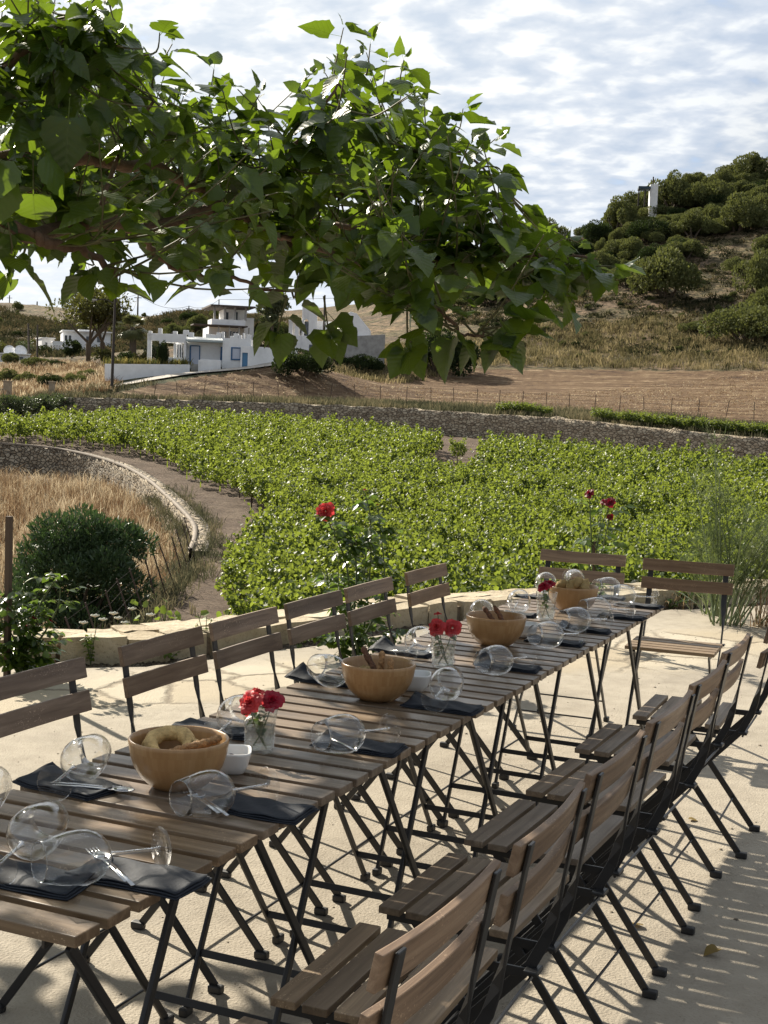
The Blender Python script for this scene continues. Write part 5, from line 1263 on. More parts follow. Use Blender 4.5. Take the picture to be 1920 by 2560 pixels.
# palm
P = GU(285, 787); k_ = DS*hyp(P)/FPX; H = 78*k_
pm = empty('palm_tree', tuple(P), 0, 'palm tree with drooping fan fronds left of the white house', 'tree')
MB().tube([(0, 0, -.3), (.1, 0, H*.4), (0, 0, H*.8), (0, 0, H)], [.42, .34, .36, .2], 12).build('trunk', BWOOD, pm, smooth=True)
PALM = leafmat('palm frond', (.10, .12, .05), (.16, .165, .07), (.22, .24, .08), .3, .4, .4)
Vs, Fs = [], []
for i in range(60):
    a = rng.uniform(0, 6.28); el = rng.uniform(-.9, 1.25); ln = 38*k_*rng.uniform(.8, 1.1); d = np.array([math.cos(a)*math.cos(el), math.sin(a)*math.cos(el), math.sin(el)])
    c0 = np.array([0, 0, H*.97]); c1 = c0+d*ln*.45
    side = np.cross(d, [0, 0, 1.]); side /= np.linalg.norm(side)+1e-6; upv = np.cross(side, d)
    for j in range(13):
        q = (j-6)/6*1.25; dd = d*math.cos(q)+side*math.sin(q); e = c1+dd*ln*.55+np.array([0, 0, -.16*ln])
        wv = side*math.cos(q)*.05-d*math.sin(q)*.05; b = len(Vs)
        Vs += [c1-wv*.6, c1+wv*.6, (c1+e)/2+wv*1.4+[0, 0, .06*ln], (c1+e)/2-wv*1.4+[0, 0, .06*ln], e+wv*.1, e-wv*.1]; Fs += [(b, b+1, b+2, b+3), (b+3, b+2, b+4, b+5)]
    b = len(Vs); Vs += [c0-side*.03, c0+side*.03, c1+side*.02, c1-side*.02]; Fs.append((b, b+1, b+2, b+3))
npmesh('fronds', np.array(Vs), np.array(Fs), PALM, pm)
# the large dark bush in the dry grass below the terrace
P = np.array(PD(163, 1385, 32.)); P[2] = float(zL(along(P[0], P[1])))
rs = np.random.default_rng(77); ob = empty('lentisk_bush', tuple(P), 0, 'big dense dark green bush in the dry grass below the retaining wall', 'bush'); lumps = []
for i in range(46):
    a = rs.uniform(0, 6.28); q = rs.uniform(0, 1)**.5*1.55; lumps.append((math.cos(a)*q, math.sin(a)*q, .5+rs.uniform(0, 1)*(2.55-.55*q*q*.6), rs.uniform(.32, .62)))
LEN = leafmat('lentisk foliage', (.038, .068, .028), (.072, .112, .046), (.06, .11, .03), .25, .42, .4)
sprig = (np.array([(-.09, 0, 0), (.09, 0, 0), (.14, .55, .05), (-.14, .55, .05), (.03, 1, 0), (-.03, 1, 0)], float), np.array([(0, 1, 2, 3), (3, 2, 4, 5)]))
canopy('foliage', rs, 26000, lumps, .13, LEN, tmpl=sprig, parent=ob, up=.8, inner=.6)
m = MB()
for i in range(8):
    a = i*.8; m.tube([(0, 0, -.3), (math.cos(a)*.4, math.sin(a)*.4, .7), (math.cos(a)*1.1, math.sin(a)*1.1, 1.7)], [.08, .06, .02], 6)
m.build('branches', BWOOD, ob)

# ------------------------------------------------------------------ grasses
def tufts(name, P, hgt, nb, wid, mat, label, spread=.18, lean=.35, seed=0):
    rs = np.random.default_rng(seed); n = len(P); P = np.repeat(P, nb, 0); H = np.repeat(hgt, nb)*rs.uniform(.6, 1.15, n*nb)
    P = P+np.stack([rs.normal(0, spread, n*nb), rs.normal(0, spread, n*nb), np.zeros(n*nb)], 1)
    a = rs.uniform(0, 6.28, n*nb); l_ = np.abs(rs.normal(0, lean, n*nb)); D2 = np.stack([np.cos(a)*l_, np.sin(a)*l_, np.ones(n*nb)], 1)*H[:, None]
    b_ = rs.uniform(0, 6.28, n*nb); Wv = np.stack([np.cos(b_), np.sin(b_), 0*b_], 1)*wid*rs.uniform(.6, 1.4, (n*nb, 1))
    drop = np.stack([np.cos(a)*l_*H*.5, np.sin(a)*l_*H*.5, -.12*H], 1)
    V = np.stack([P-Wv, P+Wv, P+D2*.6+Wv*.9, P+D2*.6-Wv*.9, P+D2+drop+Wv*.25, P+D2+drop-Wv*.25], 1).reshape(-1, 3)
    k_ = (np.arange(n*nb)*6)[:, None]; F = np.concatenate([k_+[0, 1, 2, 3], k_+[3, 2, 4, 5]])
    o = npmesh(name, V, F, mat); return tag(o, label, 'grass', kind='stuff')
def grassmat(name, a, b, c, sc=.15):
    m, nt, out = newmat(name); geo = N(nt, 'ShaderNodeNewGeometry'); co = objco(nt, rnd=False)
    n = N(nt, 'ShaderNodeTexNoise', i_Scale=sc, i_Detail=3.0); L(nt, co, n.inputs[0])
    f = mth(nt, 'ADD', mth(nt, 'MULTIPLY', geo.outputs['Random Per Island'], .45), mth(nt, 'MULTIPLY_ADD', n.outputs[0], 1.5, -.38))
    col = ramp(nt, f, [(.3, a), (.58, b), (.85, c)])
    d = N(nt, 'ShaderNodeBsdfDiffuse'); t = N(nt, 'ShaderNodeBsdfTranslucent'); L(nt, col, d.inputs[0]); L(nt, col, t.inputs[0])
    ms = N(nt, 'ShaderNodeMixShader', i_0=.4); L(nt, d.outputs[0], ms.inputs[1]); L(nt, t.outputs[0], ms.inputs[2]); L(nt, ms.outputs[0], out.inputs[0]); return m
GDRY = grassmat('dry grass blades', (.13, .075, .042), (.27, .19, .11), (.58, .49, .34), .6)
GOLV = grassmat('olive grass blades', (.075, .070, .034), (.17, .145, .07), (.32, .26, .14), .25)
GGRN = grassmat('green grass blades', (.055, .058, .035), (.10, .10, .058), (.20, .17, .10), .3)
lowp = [tuple(GV(x, y)[:2]) for x, y in ((-120, 975), (0, 985), (150, 1000), (250, 1035), (330, 1085), (400, 1160), (405, 1200), (380, 1245), (330, 1300), (280, 1350), (220, 1420), (0, 1420), (-150, 1300))]
lpa = np.array(lowp); q = rng.uniform(lpa.min(0), lpa.max(0), (26000, 2)); q = q[in_poly(q[:, 0], q[:, 1], LOW)]; sq = along(q[:, 0], q[:, 1])
dW_ = np.min(np.linalg.norm(q[:, None]-RWfull[None, ::3], axis=2), axis=1); keep = dW_ > .55
q = q[keep][:6500]; sq = along(q[:, 0], q[:, 1])
tufts('dry_grass', np.stack([q[:, 0], q[:, 1], zL(sq)-.05], 1), rng.uniform(.45, 1.15, len(q)), 13, .012, GDRY, 'tall straw coloured dry grass in the hollow below the retaining wall', .16, .30, 1)
def scatterU(region_px, n, seed):
    reg_ = [tuple(GU(*p)[:2]) for p in region_px]; ra = np.array(reg_); rs = np.random.default_rng(seed); q = rs.uniform(ra.min(0), ra.max(0), (n*6, 2)); q = q[in_poly(q[:, 0], q[:, 1], reg_)][:n]; return np.stack([q[:, 0], q[:, 1], zU(q[:, 0], q[:, 1])-.05], 1)
Q = scatterU([(700, 798), (1000, 790), (1300, 796), (1659, 800), (1900, 800), (1900, 690), (1659, 700), (1400, 690), (1150, 700), (1000, 730), (850, 750), (720, 770)], 3800, 2)
tufts('hill_grass', Q, rng.uniform(.35, 1.1, len(Q)), 9, .035, GOLV, 'olive and straw grass tufts on the banks above the brown field', .35, .35, 3)
Q = scatterU([(-60, 858), (240, 852), (250, 830), (230, 790), (100, 785), (-60, 800)], 2600, 4)
tufts('dry_grass', Q, rng.uniform(.4, .9, len(Q)), 9, .03, GDRY, 'pale dry grass around the gate pillars and the road', .3, .3, 5)
tt = rng.uniform(0, len(tl2)-1.01, 3400); ti = tt.astype(int); base_ = tl2[ti]; nrm = offset(tl2, 1.0)[ti]-base_; off_ = rng.uniform(.7, 9, len(tt))**1.0
Q = base_+nrm*off_[:, None]; Q = Q[~in_poly(Q[:, 0], Q[:, 1], FIELD)]
tufts('green_grass', np.stack([Q[:, 0], Q[:, 1], zU(Q[:, 0], Q[:, 1])-.05], 1), rng.uniform(.35, .7, len(Q)), 12, .022, GGRN, 'grey green grass strip along the top of the far wall', .3, .25, 6)
Q = scatterU([(700, 798), (1659, 802), (1900, 804), (2000, 935), (1659, 905), (1200, 880), (700, 862), (330, 858), (420, 815)], 3000, 7)
tufts('field_stubble', Q, rng.uniform(.06, .2, len(Q)), 6, .03, GDRY, 'cut straw lying over the brown ploughed field', .5, 1.5, 8)
# weeds on the path beside the wall
A_ = offset(RWfull, -.15); ps = A_[rng.integers(int(len(A_)*.5), len(A_), 1100)]+rng.normal(0, .35, (1100, 2))
tufts('path_weeds', np.stack([ps[:, 0], ps[:, 1], np.where(in_poly(ps[:, 0], ps[:, 1], LOW), zV(along(ps[:, 0], ps[:, 1]))-.45, zV(along(ps[:, 0], ps[:, 1]))-.03)], 1), rng.uniform(.10, .42, len(ps)), 9, .010, GGRN, 'grey green weeds along the edge of the vineyard path', .12, .5, 9)
SCR = grassmat('hill scrub', (.022, .026, .014), (.050, .052, .026), (.11, .085, .045), .12)
for i, (reg_, n_, h_, sp_) in enumerate((([(-120, 765), (560, 760), (620, 700), (560, 672), (300, 698), (0, 662), (-150, 655)], 3600, 1.0, .9), ([(960, 700), (1250, 760), (1700, 770), (1760, 420), (1659, 365), (1290, 500), (1130, 560), (960, 665)], 2600, .55, .5))):
    Q = scatterU(reg_, n_, 40+i); tufts('hill_scrub', Q, rng.uniform(.5, 1.3, len(Q))*h_, 16, .09, SCR, ['low dark scrub covering the bare hills at the left', 'low dark scrub between the junipers on the right hillside'][i], sp_, .9, 60+i)
# ------------------------------------------------------------------ white houses and village things
WHITE = pbr('whitewash', (.88, .88, .88), rough=.85, noise=(.8, .12), bmp=(3, .3, .02))
BLUE = pbr('blue paint', (.035, .12, .26), rough=.5, noise=(4, .2)); BLUE2 = pbr('light blue paint', (.09, .24, .42), rough=.5)
WIN = pbr('dark window glass', (.04, .05, .06), rough=.12, spec=.8)
ROOFC = pbr('pale roof sheet', (.40, .46, .46), rough=.6); DKW = pbr('dark weathered wood', (.09, .07, .06), rough=.9); GREYC = pbr('grey plaster', (.36, .35, .33), rough=.9, noise=(2, .25))
POLE = pbr('dark pole', (.055, .045, .038), rough=.8)
class Crop:
    """local metres from a measured crop: (cx, cy) in crop pixels, origin px, size per px"""
    def __init__(s, ox, oy, k, ax, ay, dist, yaw=0):
        s.ox, s.oy, s.k = ox, oy, k; s.ax, s.ay = ax, ay; s.m = k/FPX*dist
        s.P = PD((ox+k*ax)/DS, (oy+k*ay)/DS, dist); s.yaw = YAW+yaw
        # heading of the line of sight here
        s.yaw = math.atan2(-(s.P[0]-CAM[0]), (s.P[1]-CAM[1]))+yaw
    def root(s, name, label, cat): 
        return empty(name, tuple(s.P), s.yaw, label, cat)
    def bx(s, mb, x0, x1, yt, yb, d0, d1):
        mb.box((x0-s.ax)*s.m, (x1-s.ax)*s.m, d0, d1, (s.ay-yb)*s.m, (s.ay-yt)*s.m); return mb
# house A : blue framed white house
cA = Crop(280, 740, .2893, 950, 620, 121, R(-6)); hA = cA.root('white_house', 'low white flat roofed house with blue framed door and window beside the road', 'house')
m = MB(); B = cA.bx
B(m, 410, 640, 350, 420, 0, .25); B(m, 410, 530, 420, 640, 0, .0+.25) if False else None
B(m, 410, 440, 420, 650, 0, .3); B(m, 310, 345, 350, 650, 0, .35); B(m, 312, 412, 350, 412, .0, .3)
B(m, 345, 640, 350, 412, 4.5, 4.8); B(m, 530, 545, 412, 560, .3, 4.2); B(m, 620, 640, 412, 700, 0, 4.2); B(m, 440, 640, 550, 700, .02, .28)
B(m, 545, 555, 430, 560, .2, .4); B(m, 572, 580, 430, 560, .2, .4); B(m, 595, 603, 430, 560, .2, .4)
B(m, 640, 950, 372, 720, 1.0, 1.3); B(m, 950, 1190, 368, 720, 0, 6.0); B(m, 640, 950, 362, 380, 1.3, 6); B(m, 640, 950, 372, 700, 5.8, 6.1)
m.build('wall', WHITE, hA, bevel=.02)
for x0, x1, t in ((400, 430, 305), (525, 560, 325), (612, 655, 312), (655, 700, 330), (805, 850, 338), (850, 895, 342), (896, 938, 322), (941, 962, 315), (1012, 1040, 348), (1042, 1082, 325), (1084, 1110, 338), (1120, 1136, 320), (1150, 1190, 330), (318, 345, 330)):
    B(MB(), x0, x1, t, 372 if x0 > 640 else 352, .0, .5).build('merlon', WHITE, hA, bevel=.02)
m = MB(); p = [((640-950)*cA.m, (620-378)*cA.m), ((950-950)*cA.m, (620-390)*cA.m)]
m.box((638-950)*cA.m, 0, -.35, 1.1, (620-408)*cA.m, (620-390)*cA.m); m.build('canopy', ROOFC, hA, bevel=.02)
B(MB(), 560, 572, 435, 548, .35, .4).build('window', WIN, hA); B(MB(), 582, 594, 435, 548, .35, .4).build('window', WIN, hA); B(MB(), 604, 614, 435, 548, .35, .4).build('window', WIN, hA)
d = B(MB(), 672, 742, 444, 605, .92, .99).build('door', pbr('white door', (.60, .64, .74), rough=.6), hA)
m = MB(); B(m, 660, 672, 436, 605, .88, .98); B(m, 742, 750, 436, 605, .88, .98); B(m, 672, 742, 436, 444, .88, .98); m.build('frame', BLUE, d)
B(MB(), 924, 948, 440, 555, .88, .98).build('door', BLUE, hA)
wv = B(MB(), 1036, 1100, 452, 540, -.03, .02).build('window', pbr('window board', (.58, .62, .72), rough=.6), hA)
m = MB(); B(m, 1024, 1036, 442, 552, -.08, .0); B(m, 1100, 1111, 442, 552, -.08, .0); B(m, 1036, 1100, 442, 452, -.08, .0); B(m, 1036, 1100, 540, 552, -.08, .0); m.build('frame', BLUE, wv)
m = MB(); B(m, 780, 950, 558, 720, -1.2, -.9); B(m, 760, 785, 562, 720, -1.1, -.8); m.build('porch_wall', WHITE, hA, bevel=.03)
m = MB(); B(m, 695, 775, 598, 700, -.6, .9); m.build('doorstep', GREYC, hA)
# gate block and sloping garden wall
g = cA.root('blue_gate', 'small blue gate in the white wall at the right end of the blue framed house', 'gate')
m = MB(); B(m, 1112, 1126, 440, 720, -.8, -.3); B(m, 1174, 1190, 430, 720, -.8, -.3); B(m, 1112, 1190, 430, 487, -.78, -.32); m.build('surround', WHITE, g, bevel=.02)
B(MB(), 1126, 1174, 487, 660, -.6, -.52).build('panel', BLUE2, g)
def slopewall(name, label, top, bot, d0, d1, crop, mat=WHITE):
    """wall whose top and foot slope; points in crop px"""
    o = crop.root(name, label, 'wall'); xs = sorted(set([p[0] for p in top]+[p[0] for p in bot])); T = np.interp(xs, *zip(*top)); Bt = np.interp(xs, *zip(*bot)); m = MB(); n = len(xs); vs = []
    for i, x in enumerate(xs):
        X = (x-crop.ax)*crop.m; t = (x-xs[0])/(xs[-1]-xs[0]); dd = d0[0]+(d0[1]-d0[0])*t
        zt = (crop.ay-T[i])*crop.m; zb = (crop.ay-Bt[i])*crop.m-4.0; vs += [(X, dd, zb), (X, dd, zt), (X, dd+.3, zt), (X, dd+.3, zb)]
    fs = [(0, 1, 2, 3), tuple(4*(n-1)+k for k in (3, 2, 1, 0))]
    for i in range(n-1):
        for k in range(4): fs.append((4*i+k, 4*i+4+k, 4*i+4+(k+1) % 4, 4*i+(k+1) % 4))
    m.add(vs, fs).build('panel', mat, o, bevel=.02); return o
slopewall('white_garden_wall', 'long white garden wall running uphill to the right of the blue gate', [(1190, 430), (1575, 440)], [(1190, 610), (1575, 545)], (-.8, 2.5), 0, cA)
slopewall('white_garden_wall', 'white wall with yellow plants on top, left of the house door', [(36, 632), (690, 605)], [(36, 768), (690, 655)], (-4.5, -1.2), 0, cA)
m = MB()
P0 = cA.P
# yellow planting on the left wall
px0 = [cA.P+np.array([math.cos(cA.yaw), math.sin(cA.yaw), 0])*((x-950)*cA.m)+np.array([-math.sin(cA.yaw), math.cos(cA.yaw), 0])*(-4.2+3.3*(x-36)/654+.6)+np.array([0, 0, (620-634+25*(x-36)/654)*cA.m]) for x in np.linspace(50, 660, 60)]
YEL = grassmat('yellow green plants', (.07, .09, .03), (.15, .14, .045), (.30, .25, .08), 1.5)
tufts('planter_grass', np.array(px0), rng.uniform(.35, .8, 60), 16, .03, YEL, 'yellow green planting behind the top of the white wall', .3, .3, 21)
bush(375, 790, 34, 58, 'dark upright bush against the porch of the blue framed house', 'bush', None, kind_=2, P=cA.P+np.array([math.cos(cA.yaw), math.sin(cA.yaw), 0])*((462-950)*cA.m)+np.array([math.sin(cA.yaw), -math.cos(cA.yaw), 0])*1.3-np.array([0, 0, .1]))
# house C : two storeys with verandas
cC = Crop(280, 740, .2893, 1000, 480, 152, R(8)); hC = cC.root('two_story_house', 'white two storey house with pillared verandas and dark flat roofs on the slope', 'house'); B = cC.bx
m = MB(); B(m, 850, 1140, 272, 520, 1.6, 7); B(m, 1140, 1225, 185, 520, .5, 7); B(m, 990, 1190, 108, 270, 3.0, 7); m.build('wall', WHITE, hC, bevel=.02)
m = MB(); B(m, 850, 1138, 212, 268, -.6, -.4); B(m, 850, 862, 212, 268, -.4, 2.8); B(m, 1126, 1138, 212, 268, -.4, .6); B(m, 850, 1138, 262, 272, -.6, 3.0); m.build('balcony', WHITE, hC, bevel=.02)
for x in (868, 957, 1042, 1134): B(MB(), x, x+16, 105, 216, -.4, -.1).build('pillar', GREYC, hC)
for x in (888, 980, 1060, 1144): B(MB(), x, x+10, 280, 420, -2.4, -2.2).build('pillar', GREYC, hC)
m = MB(); B(m, 835, 1215, 92, 106, -1.0, 7.3); m.build('roof', DKW, hC); m = MB(); B(m, 680, 1135, 266, 276, -2.6, .2); m.build('pergola', DKW, hC)
for x0, x1, t, b_ in ((1020, 1046, 302, 345), (1052, 1076, 305, 345), (1082, 1106, 305, 345), (985, 1000, 308, 350), (1000, 1030, 135, 205), (1080, 1110, 130, 205)):
    w_ = B(MB(), x0, x1, t, b_, (2.92 if t < 200 else 1.52), (3.0 if t < 200 else 1.6)).build('window', WIN, hC)
    m = MB(); f_ = 1.5; dd = 2.88 if t < 200 else 1.48; B(m, x0-3, x0, t-3, b_+3, dd, dd+.1); B(m, x1, x1+3, t-3, b_+3, dd, dd+.1); B(m, x0, x1, t-3, t, dd, dd+.1); m.build('frame', WHITE, w_)
# house B : arched tower house
cB = Crop(340, 720, .3737, 1150, 400, 152, R(-4)); hB = cB.root('arched_white_house', 'white house with an arched tower and sloping parapet behind the mulberry leaves', 'house'); B = cB.bx
def arched_wall(mb, crop, x0, x1, yt, yb, ax0, ax1, ayt, ayb, d0, d1):
    """wall with one arched opening, as strips around it"""
    B_ = crop.bx; B_(mb, x0, ax0, yt, yb, d0, d1); B_(mb, ax1, x1, yt, yb, d0, d1); B_(mb, ax0, ax1, ayb, yb, d0, d1)
    n = 12; r_ = (ax1-ax0)/2; cx = (ax0+ax1)/2
    for i in range(n):
        xa = ax0+(ax1-ax0)*i/n; xb = ax0+(ax1-ax0)*(i+1)/n; xm = (xa+xb)/2-cx; h = math.sqrt(max(0, r_*r_-xm*xm))*1.5
        B_(mb, xa, xb, yt, ayt+r_*1.5-h, d0, d1)
m = MB(); arched_wall(m, cB, 1105, 1205, 120, 470, 1117, 1150, 212, 322, 0, .35); B(m, 1105, 1112, 120, 470, .35, 3); B(m, 1150, 1205, 230, 470, .35, .5); B(m, 1150, 1465, 215, 470, 2.2, 6); B(m, 1105, 1205, 120, 128, 0, 3)
B(m, 1020, 1105, 322, 470, -.2, .1); B(m, 1020, 1045, 232, 325, -.2, .1); B(m, 1060, 1086, 228, 325, -.2, .1); B(m, 1018, 1105, 222, 234, -.3, 2.0); B(m, 1020, 1105, 225, 400, 2.0, 2.2)
B(m, 1205, 1225, 300, 480, -.5, 2.2); B(m, 1225, 1265, 370, 480, -.5, 2.2)
m.build('wall', WHITE, hB, bevel=.03)
m = MB(); X = lambda x: (x-cB.ax)*cB.m; Z = lambda y: (cB.ay-y)*cB.m
m.prism([(X(1205), Z(420)), (X(1205), Z(300)), (X(1290), Z(250)), (X(1400), Z(165)), (X(1425), Z(150)), (X(1465), Z(160)), (X(1560), Z(270)), (X(1560), Z(420))], 0, 2.0, Matrix.Translation((0, 2.6, 0)) @ Matrix.Rotation(R(90), 4, 'X'))
m.build('parapet', WHITE, hB, bevel=.03)
B(MB(), 1086, 1102, 238, 320, 1.9, 1.98).build('window', WIN, hB); B(MB(), 1117, 1150, 225, 320, 1.0, 1.05).build('window', WIN, hB); B(MB(), 1180, 1196, 245, 310, 2.1, 2.18).build('window', WIN, hB); B(MB(), 1158, 1186, 378, 410, -.03, .02).build('opening', WIN, hB)
slopewall('rubble_wall', 'low grey rubble wall climbing right of the arched white house', [(1290, 330), (1659, 290)], [(1290, 380), (1659, 330)], (-1, 1), 0, cB, GREYC)
# house D : far left villa
cD = Crop(0, 700, .2411, 900, 690, 205, R(4)); hD = cD.root('far_white_house', 'wide white flat roofed house far off behind the spreading tree', 'house'); B = cD.bx
m = MB(); B(m, 665, 1135, 545, 760, 0, 7); B(m, 655, 1145, 535, 547, -.6, 7.2); B(m, 820, 960, 522, 536, .5, 5); B(m, 555, 668, 655, 665, -3, 2); B(m, 555, 668, 655, 700, -3, -2.8)
for x in (558, 582, 606, 630, 652): B(m, x, x+9, 665, 830, -3, -2.8)
B(m, 555, 668, 700, 830, -.6, -.4); m.build('wall', WHITE, hD, bevel=.02)
for x0, x1 in ((682, 706), (722, 744), (893, 918), (1000, 1040)): B(MB(), x0, x1, 588, 642, -.06, .0).build('window', WIN, hD)
cD2 = Crop(0, 700, .2411, 500, 700, 215, R(10)); h2 = cD2.root('small_white_house', 'small white cube house left of the wide far white house', 'house'); m = MB(); cD2.bx(m, 438, 560, 610, 780, 0, 5); cD2.bx(m, 430, 568, 602, 612, -.2, 5.2); m.build('wall', WHITE, h2, bevel=.02); cD2.bx(MB(), 470, 490, 650, 690, -.05, 0).build('window', WIN, h2)
cD3 = Crop(0, 700, .2411, 150, 830, 175, R(0)); h3 = cD3.root('long_low_building', 'long low pale building at the left photo edge', 'building'); m = MB(); cD3.bx(m, -150, 300, 772, 900, 0, 5); cD3.bx(m, -160, 310, 764, 774, -.3, 5.3); m.build('wall', WHITE, h3, bevel=.02)
for x in (20, 110, 200): cD3.bx(MB(), x, x+34, 795, 835, -.05, 0).build('window', WIN, h3)
for x, lb in ((98, 'left white satellite dish on the long low building'), (212, 'right white satellite dish on the long low building')):
    P = PD((x*.2411)/DS, (700+745*.2411)/DS, 177); dsh = MB().lathe([(.01, 0), (.35, .05), (.55, .14), (.56, .16), (.35, .08), (.01, .03)], 20, Matrix.Rotation(R(70), 4, 'X')).build('satellite_dish', WHITE, smooth=True); dsh.location = P; dsh.rotation_euler = (0, 0, YAW+.5); dsh.scale = (1.4,)*3
    MB().tube([(0, .1, -.9), (0, .1, 0)], .04, 6).build('mount', POLE, dsh); tag(dsh, lb, 'dish antenna')
# ridge building on the right
P = PD(1405, 424, 268); k_ = DS*268/FPX; hr = empty('ridge_building', tuple(P), YAW-.1, 'small white building with a mast and dark awning on the right ridge', 'building')
m = MB(); m.box(-1*k_, 15*k_, 0, 3, -4, 25*k_); m.build('wall', WHITE, hr); m = MB(); m.box(-26*k_, -1*k_, -1, 2, 14*k_, 19*k_); m.build('awning', pbr('grey blue awning', (.04, .07, .10), rough=.7), hr)
m = MB(); m.tube([(-25*k_, -.9, -2), (-25*k_, -.9, 12*k_)], .15, 6); m.tube([(-12*k_, -.9, -2), (-12*k_, -.9, 12*k_)], .15, 6); m.build('post', POLE, hr); MB().tube([(5*k_, 1, 22*k_), (5*k_, 1, 42*k_)], .14, 6).build('mast', POLE, hr)
P = PD(1585, 372, 315); hr2 = empty('ruined_hut', tuple(P), YAW-.2, 'small tan stone hut on the skyline among the junipers', 'building'); m = MB(); m.box(-20*k_, 22*k_, 0, 4, -4, 14*k_); m.box(-6*k_, 6*k_, -.2, 4, 14*k_, 17*k_); m.build('wall', pbr('tan stone', (.30, .23, .16), rough=.9, noise=(1.2, .3)), hr2)
# stone building on the left skyline
P = PD(40, 668, 425); k3 = DS*425/FPX; hs = empty('long_stone_building', tuple(P), YAW+.1, 'long low dark stone ruin on the left skyline', 'building'); m = MB(); m.box(-60*k3, 60*k3, 0, 6, -6, 8*k3); m.box(-90*k3, -10*k3, .5, 6, 0, 12*k3); m.build('wall', GREYC, hs)
# road, poles, wires, pillars
rp = [(120, 864, 109), (190, 853, 112), (243, 842, 114.5), (330, 824, 116.3), (420, 807.5, 118), (480, 801, 118.5), (530, 797, 119), (600, 785, 121)]
rw_ = smooth_line([PD(*p)[:2] for p in rp], 10); hw = np.linspace(1.2, 1.3, len(rw_)); V = []; F = []
a_ = offset(rw_, .95); b_ = offset(rw_, -.95)
for i in range(len(rw_)):
    for k in range(5):
        p = a_[i]*(1-k/4)+b_[i]*k/4; V.append((p[0], p[1], float(zU(p[0], p[1])[0])+.14))
for i in range(len(rw_)-1):
    for k in range(4): q_ = i*5+k; F.append((q_, q_+1, q_+6, q_+5))
tag(npmesh('road', np.array(V), np.array(F), pbr('pale track', (.42, .38, .33), rough=.95, noise=(1.5, .25)), smooth=True), kind='structure')
def pole(x, yb, yt, d, r_, label, arms=(), lamp=False, name='utility_pole', lean=0):
    P = PD(x, yb, d); k_ = DS*d/FPX; h = (yb-yt)*k_; o = empty(name, tuple(P), YAW, label, 'pole'); MB().tube([(0, 0, -.8), (lean*k_*.5, 0, h*.5), (lean*k_, 0, h)], [r_, r_*.85, r_*.7], 8).build('post', POLE, o)
    for (z_, l_) in arms: MB().box(-l_, l_, -.06, .06, h-z_-.07, h-z_+.07).build('crossarm', POLE, o)
    if lamp:
        MB().tube([(0, 0, h-.5), (-.6, 0, h-.2), (-1.4, 0, h-.25)], .05, 6).build('lamp_arm', POLE, o); MB().box(-1.9, -1.3, -.15, .15, h-.36, h-.22).build('lamp_head', GREYC, o, bevel=.04)
    return P+[lean*k_*_r0[0], lean*k_*_r0[1], h]
tp = pole(241, 840, 648, 112, .13, 'tall dark utility pole with a lamp arm beside the road', lamp=True, name='utility_pole', lean=4)
p2 = pole(63, 778, 702, 180, .16, 'leaning dark pole left of the far white house', lean=-3); p3 = pole(80, 790, 705, 182, .14, 'second dark pole just right of the leaning pole')
p4 = pole(163, 700, 617, 330, .22, 'tall thin mast behind the spreading tree', arms=((1.5, 1.2),)); p5 = pole(297, 695, 637, 300, .2, 'thin pole on the skyline right of the palm', arms=((.8, .8),)); p6 = pole(407, 705, 662, 300, .16, 'short skyline pole above the blue framed house', arms=((.6, .7),)); p7 = pole(472, 690, 648, 300, .16, 'short skyline pole left of the two storey house')
p8 = pole(20, 680, 640, 420, .2, 'tiny pole on the left skyline at the photo edge', arms=((.8, .8),)); p9 = pole(696, 812, 640, 135, .12, 'grey pole standing beside the arched white house'); p10 = pole(80, 668, 652, 420, .25, 'tiny stub post on the long skyline ruin')
def wire(a, b, sag, label):
    pts = [np.array(a)*(1-t)+np.array(b)*t-np.array([0, 0, sag*4*t*(1-t)]) for t in np.linspace(0, 1, 18)]; tag(MB().tube(pts, .035, 4).build('overhead_wire', POLE), label, 'wire', 'overhead wires between the poles')
wire(p5, p6, 1.5, 'overhead wire from the palm skyline pole to the next pole'); wire(p6, p7, 1.0, 'overhead wire between the two short skyline poles'); wire(p4, p5, 2.0, 'overhead wire from the tall mast to the palm skyline pole'); wire(tp, p5, 2.5, 'overhead wire from the roadside pole back to the skyline'); wire(p7, p7+np.array([60, 30, 6]), 1.0, 'overhead wire running right from the last skyline pole')
PILL = pbr('pillar plaster', (.33, .27, .20), rough=.95, noise=(3, .3))
for x, y, w_, h_, lb in ((14, 862, 15, 36, 'left plastered gate pillar at the left photo edge'), (110, 857, 11, 30, 'right plastered gate pillar beyond the olive trees'), (2, 862, 5, 20, 'thin post left of the gate pillars')):
    P = PD(x, y, 109); k_ = DS*109/FPX; o = MB().box(-w_*k_/2, w_*k_/2, 0, w_*k_, -.5, h_*k_).box(-w_*k_/2-.05, w_*k_/2+.05, -.05, w_*k_+.05, h_*k_, h_*k_+.08).build('gate_pillar', PILL, bevel=.03); o.location = P; o.rotation_euler = (0, 0, YAW); tag(o, lb, 'pillar')
